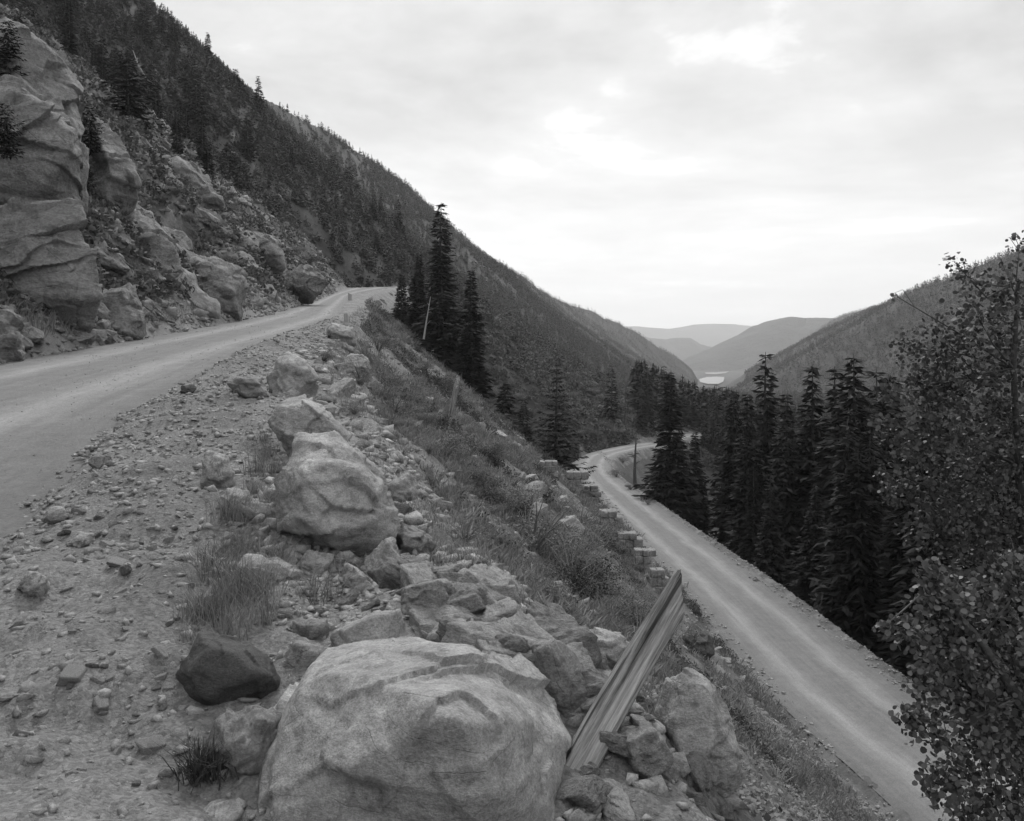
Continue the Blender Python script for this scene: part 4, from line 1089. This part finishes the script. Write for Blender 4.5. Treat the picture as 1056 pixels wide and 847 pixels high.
# grass
def blades(x, y, z, h, r, w=.006, lean=.5):
    n = len(x); az = r.uniform(0, 6.28, n); L = lean*r.random(n)*h
    dx, dy = np.cos(az)*L, np.sin(az)*L; s = r.uniform(0, 6.28, n); wx, wy = np.cos(s)*w, np.sin(s)*w
    b = np.stack([x, y, z-.01], -1); m = b+np.stack([dx*.35, dy*.35, h*.6], -1); t = b+np.stack([dx, dy, h*.98], -1)
    wv = np.stack([wx, wy, 0*wx], -1)
    Q1 = np.stack([b-wv, b+wv, m+wv*.7, m-wv*.7], 1); Q2 = np.stack([m-wv*.7, m+wv*.7, t+wv*.1, t-wv*.1], 1)
    return np.concatenate([Q1, Q2])
def tuft_mesh(seed, n, h, spread):
    r = np.random.default_rng(seed); a = r.uniform(0, 6.28, n); q = spread*r.random(n)**.7
    Q = blades(np.cos(a)*q, np.sin(a)*q, np.zeros(n), h*r.uniform(.5, 1.1, n), r, .0022, 1.1)
    return quadmesh('grass_tuft', Q, MAT['grass'], np.tile(r.random(n), 2))
TU = [tuft_mesh(60+i, 70, .19, .10) for i in range(3)]
TD = [quadmesh('grass_tuft', TU[0].name and blades(*(lambda r, n: (r.normal(0, .05, n), r.normal(0, .05, n), np.zeros(n), .17*r.uniform(.5, 1.1, n), r))(np.random.default_rng(5), 260), .003, 1.6), MAT['darkshrub'], np.random.default_rng(6).random(520))]
def tuft(px, py, s, k, label, group=None, mesh=None):
    D = hit(px, py); x = (px-CX)/F*D
    o = link('grass_tuft', mesh or TU[k % 3], loc=(x, D, h1(x, D))); o.scale = (s, s, s); o.rotation_euler = (0, 0, random.uniform(0, 6.28)); tag(o, label, 'grass', group)
tuft(218, 640, .9, 0, 'tall thin grass tuft at the upper left of the dark boulder'); tuft(240, 655, .9, 1, 'grass tuft behind the dark boulder')
tuft(212, 800, .7, 0, 'dark spiky tuft in the hollow below the dark boulder', mesh=TD[0]); tuft(268, 492, 1.3, 2, 'bushy grass clump left of the blocky boulder')
tuft(330, 620, .9, 2, 'grass tuft in front of the rounded rock'); tuft(232, 575, .8, 1, 'sparse grass tuft left of the flat pale slab')
r_ = random.Random(77)
for i in range(46):
    t_ = r_.random(); px = 215+80*t_+r_.uniform(-25, 45); py = 640-190*t_+r_.uniform(-30, 30)
    tuft(px, py, r_.uniform(.45, 1.1), i, 'thin dry grass tuft among the rocks of the berm', 'grass tufts on the berm')
r = np.random.default_rng(91)
n = 150000
y = np.exp(r.uniform(math.log(3.2), math.log(60), n)); c = upper(y)[3]; x = c-.3+(np.interp(y, [3, 10, 25, 60], [3, 5, 8.5, 8.5])-c)*r.random(n)**1.15
k = fbm(x*.9, y*.6, o=3, s=15) > r.uniform(-.35, .35, n); x, y = x[k], y[k]; n = len(x)
Q = blades(x, y, H(x, y), r.uniform(.05, .15, n)*np.clip(y/12, .6, 2.2), r, .0028, .9)
Q = blades(x, y, H(x, y), r.uniform(.08, .28, n)*np.clip(y/12, .6, 1.5), r, np.clip(.0006*y, .002, .02), .9) if False else Q
tag(link('grass', quadmesh('grass', Q, MAT['grass'], np.tile(r.random(n), 2))), label='dry grass covering the slope between the roads', cat='grass', kind='stuff')
n = 60000
y = np.exp(r.uniform(math.log(14), math.log(170), n)); x = upper(y)[1]-.3-r.random(n)**1.3*20; k = fbm(x*.5, y*.4, o=3, s=16) > r.uniform(-.2, .4, n); x, y = x[k], y[k]; n = len(x)
Q = blades(x, y, H(x, y), r.uniform(.15, .5, n), r, .012, .9)
tag(link('grass', quadmesh('grass', Q, MAT['shrub'], np.tile(r.random(n), 2))), label='grass and weeds on the cut bank', cat='grass', kind='stuff')
# broad-leaved ground cover in the bottom right of the slope
n = 70000
y = r.uniform(3.6, 24, n); x = np.interp(y, [4, 8, 22], [1.0, 2, 5])+r.random(n)*np.interp(y, [4, 8, 22], [2.4, 4.5, 3.5]); k = fbm(x*1.2, y*1.2, o=3, s=17) > r.uniform(-.6, .3, n); x, y = x[k], y[k]; n = len(x)
b = np.stack([x, y, H(x, y)+r.uniform(.0, .12, n)], -1); d = norm(r.normal(size=(n, 3))*[1, 1, .35]); w = norm(np.cross(d, np.array([0, 0, 1.])+r.normal(0, .5, (n, 3)))); l = r.uniform(.02, .06, (n, 1))
tag(link('ground_cover', quadmesh('ground_cover', np.stack([b-d*l*.5, b+w*l*.4, b+d*l*.5, b-w*l*.4], 1), MAT['cover'], r.random(n))), label='leafy ground cover at the bottom right of the slope', cat='ground cover', kind='stuff')

# ------------------------------------------------------------------ aspens at the right edge
def aspen(name, root, limbs, clumps, nleaf, size, label, seed, rad=.05):
    r = np.random.default_rng(seed); root = np.array(root, float)
    e = bpy.data.objects.new(name, None); COL.objects.link(e); e.location = tuple(root); tag(e, label, 'tree')
    st = []; tips = []
    trunk_top = np.array(limbs[-1]); 
    tp = [np.zeros(3)]+[np.array(q)-root for q in limbs]
    st.append((tp, np.linspace(rad, rad*.35, len(tp))))
    br = []
    for c, R, nn in clumps:
        c = np.array(c)-root
        k = int(np.argmin([np.linalg.norm(q-c+[0, 0, .3]) for q in tp])); a = tp[k]
        mid = (a+c)/2+r.normal(0, .08, 3)-[0, 0, .05]
        br.append(([a, mid, c], [rad*.25, rad*.15, rad*.07]))
        for _ in range(max(3, nn//45)):
            q = c+norm(r.normal(size=3))*R*r.uniform(.6, 1.05)
            br.append(([c+(mid-c)*r.uniform(0, .4), (c+q)/2+r.normal(0, .03, 3), q], [rad*.07, rad*.05, rad*.025])); tips.append((q, c))
    link('trunk', tubes('trunk', st, MAT['aspen_bark'], 8), e); link('branches', tubes('branches', br, MAT['aspen_bark'], 5), e)
    P_ = []; 
    for c, R, nn in clumps:
        c = np.array(c)-root; p = norm(r.normal(size=(nn, 3)))*(r.random((nn, 1))**.5)*R
        # gather the leaves in sprays so that gaps open between them
        p = p+.25*R*np.stack([fbm(p[:, i]*9/R*.4, p[:, (i+1) % 3]*9/R*.4, o=2, s=seed+i) for i in range(3)], -1)
        P_.append(p+c)
    b = np.vstack(P_); n = len(b); nrm = norm(r.normal(size=(n, 3))+[0, -.5, .5]); a = norm(np.cross(nrm, r.normal(size=(n, 3)))); c = np.cross(nrm, a)
    s = size*r.uniform(.6, 1.35, (n, 1)); ang = np.arange(8)*np.pi/4; rr_ = [1.18, 1, .96, .9, .75, .9, .96, 1]
    V = np.stack([b+a*s*math.cos(t)*q*.5+c*s*math.sin(t)*q*.5 for t, q in zip(ang, rr_)], 1)
    me = mesh_np('leaves', V.reshape(-1, 3), np.arange(n*8).reshape(n, 8), MAT['aspen_leaf']); attr(me, 'shade_id', np.repeat(r.random(n), 8))
    link('leaves', me, e)
def pc(px, py, D, rpx, n): return (P(px, py, D), rpx/F*D, int(n*1.8))
ra = P(1075, 800, 8.2)
aspen('aspen_tree', (ra[0], 8.2, h1(ra[0], 8.2)), [P(1060, 620, 8.0), P(1050, 480, 7.9), P(1045, 380, 7.8), P(1050, 290, 7.8)],
      [pc(1045, 300, 7.8, 38, 260), pc(1010, 330, 7.7, 40, 260), pc(975, 350, 7.8, 30, 130), pc(1045, 360, 7.9, 50, 480), pc(990, 390, 7.8, 45, 380), pc(950, 400, 7.8, 26, 110),
       pc(1040, 430, 7.8, 55, 620), pc(980, 450, 7.7, 45, 440), pc(935, 455, 7.8, 30, 170), pc(1040, 500, 7.9, 55, 700), pc(990, 515, 7.8, 45, 480), pc(950, 500, 7.8, 28, 160),
       pc(1045, 560, 7.9, 50, 560), pc(1000, 560, 7.8, 30, 200), pc(1100, 330, 8, 60, 420), pc(1110, 440, 8, 70, 600), pc(1110, 560, 8, 70, 600), pc(1052, 250, 7.8, 14, 22), pc(984, 270, 7.6, 13, 22), pc(1000, 290, 7.6, 16, 40), pc(925, 306, 7.8, 8, 5),
       pc(912, 440, 7.8, 16, 40), pc(940, 360, 7.9, 24, 90), pc(965, 395, 7.9, 34, 200), pc(920, 405, 7.9, 20, 70), pc(925, 500, 7.9, 26, 110), pc(960, 545, 7.9, 32, 180), pc(1000, 600, 7.9, 36, 200)],
      0, .036, 'tall round leaved aspen rising above the ridge at the right edge', 5)
rb = P(1090, 847, 5.8)
aspen('aspen_tree', (rb[0], 5.8, h1(rb[0], 5.8)), [P(1075, 800, 5.7), P(1050, 720, 5.6), P(1010, 660, 5.6), P(975, 620, 5.6)],
      [pc(958, 590, 5.6, 16, 60), pc(970, 620, 5.6, 32, 240), pc(935, 652, 5.5, 22, 110), pc(975, 665, 5.6, 35, 300), pc(1020, 625, 5.7, 40, 330), pc(1050, 590, 5.7, 30, 200), pc(1045, 680, 5.7, 45, 480),
       pc(1000, 710, 5.6, 40, 380), pc(955, 705, 5.5, 24, 130), pc(1050, 760, 5.6, 45, 480), pc(1000, 770, 5.5, 40, 330), pc(955, 750, 5.4, 26, 120), pc(935, 740, 5.4, 16, 50), pc(975, 810, 5.4, 30, 190),
       pc(1035, 830, 5.5, 42, 380), pc(1095, 700, 5.7, 50, 400), pc(1095, 800, 5.7, 50, 400), pc(1000, 860, 5.4, 35, 220), pc(910, 648, 5.5, 10, 18)],
      0, .035, 'low aspen with dark round leaves overhanging the lower road', 6)

# ------------------------------------------------------------------ wooden things
def beam(name, p0, p1, w, t, mat, label, cat, seed=1, taper=.85, grain=.012, top_cut=.3, group=None, roll=0.0):
    p0 = np.array(p0, float); p1 = np.array(p1, float); L = np.linalg.norm(p1-p0); nl = 60; k = 12
    r = np.random.default_rng(seed); per = []
    for sd in range(4):
        for j in range(k):
            q = -1+2*j/k
            per.append([(q, -1), (1, q), (-q, 1), (-1, -q)][sd])
    per = np.array(per); per = per/(np.abs(per)**8).sum(1)[:, None]**(1/8)
    V = []
    m = len(per)
    ph = r.uniform(0, 9)
    for i in range(nl+1):
        s = i/nl; sc = 1-(1-taper)*s
        gx = fbm(per[:, 0]*5+ph, per[:, 1]*5+s*1.5, o=3, s=seed); g2 = vn(per[:, 0]*9+ph, per[:, 1]*9, np.full(m, s*2), s=seed+3)
        ch = np.where(vn(per[:, 0]*4+ph, per[:, 1]*4, s=seed+7) > .45, -1, 0)*.35
        zz = s*L+(0 if s < .999 else 0)+top_cut*w*per[:, 0]*(s > .9)*(s-.9)*10+grain*2*gx*(s > .97)
        rr = 1+(gx*.9+g2*.5+ch)*grain/(w*.5)
        bow = .012*math.sin(s*3.1)
        V.append(np.stack([per[:, 0]*w/2*sc*rr+bow, per[:, 1]*t/2*sc*rr, zz], -1))
    V = np.array(V).reshape(-1, 3); F_ = [(i*m+j, i*m+(j+1) % m, (i+1)*m+(j+1) % m, (i+1)*m+j) for i in range(nl) for j in range(m)]
    c0 = len(V); V = np.vstack([V, V[:m].mean(0), V[-m:].mean(0)+[0, 0, -.01]])
    fq = list(F_); tri = [(c0, (j+1) % m, j, j) for j in range(m)]+[(c0+1, nl*m+j, nl*m+(j+1) % m, nl*m+(j+1) % m) for j in range(m)]
    me = bpy.data.meshes.new(name); me.from_pydata([tuple(q) for q in V], [], [q for q in fq]+[q[:3] for q in tri]); me.materials.append(mat)
    for p_ in me.polygons: p_.use_smooth = True
    o = link(name, me, loc=p0)
    from mathutils import Vector, Quaternion
    dv = Vector((p1-p0).tolist()).normalized(); o.rotation_mode = 'QUATERNION'; o.rotation_quaternion = dv.to_track_quat('Z', 'Y') @ Quaternion((0, 0, 1), roll)
    return tag(o, label, cat, group)
beam('wooden_post', P(592, 806, 2.85)-.3*(P(699, 616, 3.45)-P(592, 806, 2.85)), P(699, 616, 3.45), .11, .085, MAT['wood'], 'weathered split wooden post leaning right out of the rocks', 'post', 3, .95, .010, .8, roll=.75)
beam('wooden_post', P(462, 440, 30), P(471, 396, 30), .36, .2, MAT['wood'], 'short broken wooden stake standing on the slope below the spruces', 'post', 4, .8, .02, .8)
beam('wooden_post', P(358, 338, 37), P(357, 325, 37), .22, .2, MAT['dead'], 'stubby post on the brow beside the upper road', 'post', 5, .9, .01)
beam('wooden_post', P(361, 310, 70), P(361, 303, 70), .3, .3, MAT['dead'], 'far stubby post near the upper road bend', 'post', 6, .9, .01)
beam('wooden_plank', P(575, 835, 2.95), P(618, 762, 3.15), .06, .03, MAT['wood'], 'rotten broken plank at the foot of the leaning post', 'plank', 8, .6, .008, .8)
beam('fallen_log', P(108, 248, hit(108, 248)-.15), P(176, 308, hit(176, 308)-.15), .16, .16, MAT['bark'], 'thin fallen log lying down the cut bank', 'log', 9, .6, .02)

def gp(px, py, off=0.0):
    D = hit(px, py)-off; return P(px, py, D)
def snag(pts, r0, label, twigs=6, seed=1, mat='dead', group=None):
    pts = [np.array(p, float) for p in pts]; base = pts[0].copy(); r = np.random.default_rng(seed)
    e = bpy.data.objects.new('dead_tree', None); COL.objects.link(e); e.location = tuple(base); tag(e, label, 'dead tree', group)
    q = [p-base for p in pts]; L = np.linalg.norm(q[-1])
    link('trunk', tubes('trunk', [(q, np.linspace(r0, r0*.25, len(q)))], MAT[mat], 7), e)
    tw = []
    for i in range(twigs):
        s = r.uniform(.3, .95); k = s*(len(q)-1); a = q[int(k)]*(1-k % 1)+q[min(len(q)-1, int(k)+1)]*(k % 1)
        d = norm(np.array([r.normal(), r.normal(), r.uniform(-.2, .7)]))*L*r.uniform(.07, .2)
        tw.append(([a, a+d*.5+[0, 0, .01*L], a+d], [r0*.3, r0*.2, r0*.08]))
    link('branches', tubes('branches', tw, MAT[mat], 4), e)
D = hit(154, 92); snag([P(154, 92, D), P(150, 80, D), P(143, 68, D), P(137, 52, D)], .28, 'bleached dead trunk leaning left on the upper hillside', 7, 1)
D = hit(105, 200); snag([P(105, 200, D), P(106, 165, D), P(108, 140, D), P(113, 122, D)], .09, 'thin standing dead stem above the cut bank', 6, 2)
D = hit(172, 150); snag([P(172, 150, D), P(166, 135, D), P(158, 126, D)], .2, 'short forked dead branch at the top of the bank', 6, 3)
D = 240; snag([P(161, 22, D), P(162, 14, D), P(167, 3, D)], .5, 'crooked dead tree on the skyline at the top', 8, 4)
D = 240; snag([P(143, 12, D), P(142, -2, D), P(142, -12, D)], .5, 'straight dead stub on the skyline cut by the top edge', 3, 5)
D = 82; snag([P(437, 350, D), P(440, 330, D), P(444, 306, D)], .11, 'pale leaning dead trunk left of the tallest spruce', 5, 6)
D = 98; X = (655-CX)/F*D; b = np.array([X, D, h1(X, D)]); snag([b, (b+P(654, 470, D))/2, P(655, 470, D), P(656, 452, D)], .25, 'bare dead trunk standing on the outer verge by the bend', 9, 7, 'bark')
D = 8.5; snag([P(936, 420, D), P(944, 380, D), P(952, 338, D)], .012, 'thin pale bare stem in front of the right mountain', 2, 8)
D = 165; snag([P(644, 450, D), P(645, 425, D), P(645, 400, D)], .3, 'thin dead pole on the brushy hillside beyond the bend', 6, 9, 'bark')

# ------------------------------------------------------------------ haze
bpy.ops.mesh.primitive_cube_add(size=1); hz = bpy.context.object; hz.name = 'haze'; hz.dimensions = (24600, 24600, 700); hz.location = (0, 0, 180)
hm = bpy.data.materials.new('haze_air'); hm.use_nodes = True; nt = hm.node_tree; nt.nodes.clear()
o_ = nt.nodes.new('ShaderNodeOutputMaterial'); pv = nt.nodes.new('ShaderNodeVolumePrincipled'); pv.inputs['Density'].default_value = 1.25e-4
pv.inputs['Color'].default_value = (.97, .97, .97, 1); pv.inputs['Anisotropy'].default_value = .35; nt.links.new(pv.outputs[0], o_.inputs['Volume'])
hz.data.materials.append(hm); tag(hz, 'thin pale air filling the valley', 'haze', kind='stuff')

# ------------------------------------------------------------------ sky, sun, camera
W = bpy.data.worlds.new('World'); S.world = W; W.use_nodes = True; nt = W.node_tree; nt.nodes.clear()
class WN(NT):
    def __init__(s): s.t = nt
w = WN(); wo = w.n('ShaderNodeOutputWorld'); bg = w.n('ShaderNodeBackground'); w.l(bg.outputs[0], wo.inputs[0]); tc = w.n('ShaderNodeTexCoord')
SUN_EL, SUN_AZ = math.radians(42), math.radians(-6)     # azimuth measured from +Y toward +X
sky = w.n('ShaderNodeTexSky'); sky.sky_type = 'NISHITA'; sky.sun_disc = False; sky.sun_elevation = SUN_EL; sky.sun_rotation = SUN_AZ
bw = w.n('ShaderNodeRGBToBW'); w.l(sky.outputs[0], bw.inputs[0])
sep = w.n('ShaderNodeSeparateXYZ'); w.l(tc.outputs['Generated'], sep.inputs[0])
zc_ = w.math('MAXIMUM', w.math('ADD', sep.outputs[2], .10), .05)
cmb = w.n('ShaderNodeCombineXYZ'); w.l(w.math('DIVIDE', sep.outputs[0], zc_), cmb.inputs[0]); w.l(w.math('DIVIDE', sep.outputs[1], zc_), cmb.inputs[1])
mp = w.mapping(cmb.outputs[0], (1.0, 1.0, 1), (0, 0, .25))
n1 = w.noise(.62, 9, .58, mp, .4); n2 = w.noise(2.0, 7, .6, mp, .2)
cl = w.math('ADD', w.math('MULTIPLY', n1, .75), w.math('MULTIPLY', n2, .25))
cloud = w.rng(cl, .42, .56, 3.6, 5.4)
bright = w.rng(cl, .545, .62, 0, 2.6)
cloud = w.math('ADD', cloud, bright)
hor = w.rng(sep.outputs[2], .0, .30, 1, 0)
cloud = w.mix(w.math('MULTIPLY', hor, .75), cloud, 8.7)
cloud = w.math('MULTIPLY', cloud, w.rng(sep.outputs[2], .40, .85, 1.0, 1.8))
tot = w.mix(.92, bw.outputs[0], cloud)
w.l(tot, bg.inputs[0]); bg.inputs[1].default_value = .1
sl = bpy.data.lights.new('sun', 'SUN'); sl.energy = 1.5; sl.angle = math.radians(16); sl.color = (1, 1, 1)
so = bpy.data.objects.new('sun', sl); COL.objects.link(so)
from mathutils import Vector
dv = Vector((math.sin(SUN_AZ)*math.cos(SUN_EL), math.cos(SUN_AZ)*math.cos(SUN_EL), math.sin(SUN_EL))); so.rotation_euler = dv.to_track_quat('Z', 'Y').to_euler()
cam = bpy.data.cameras.new('camera'); cam.sensor_width = 36; cam.lens = 36*F/1056; cam.shift_y = -(423.5-HY)/1056; cam.clip_start = .05; cam.clip_end = 40000
co = bpy.data.objects.new('camera', cam); COL.objects.link(co); co.rotation_euler = (math.pi/2, 0, 0); S.camera = co
S.view_settings.view_transform = 'Standard'; S.view_settings.look = 'None'; S.view_settings.exposure = .68; S.view_settings.gamma = 1
S.cycles.max_bounces = 6; S.cycles.volume_bounces = 1
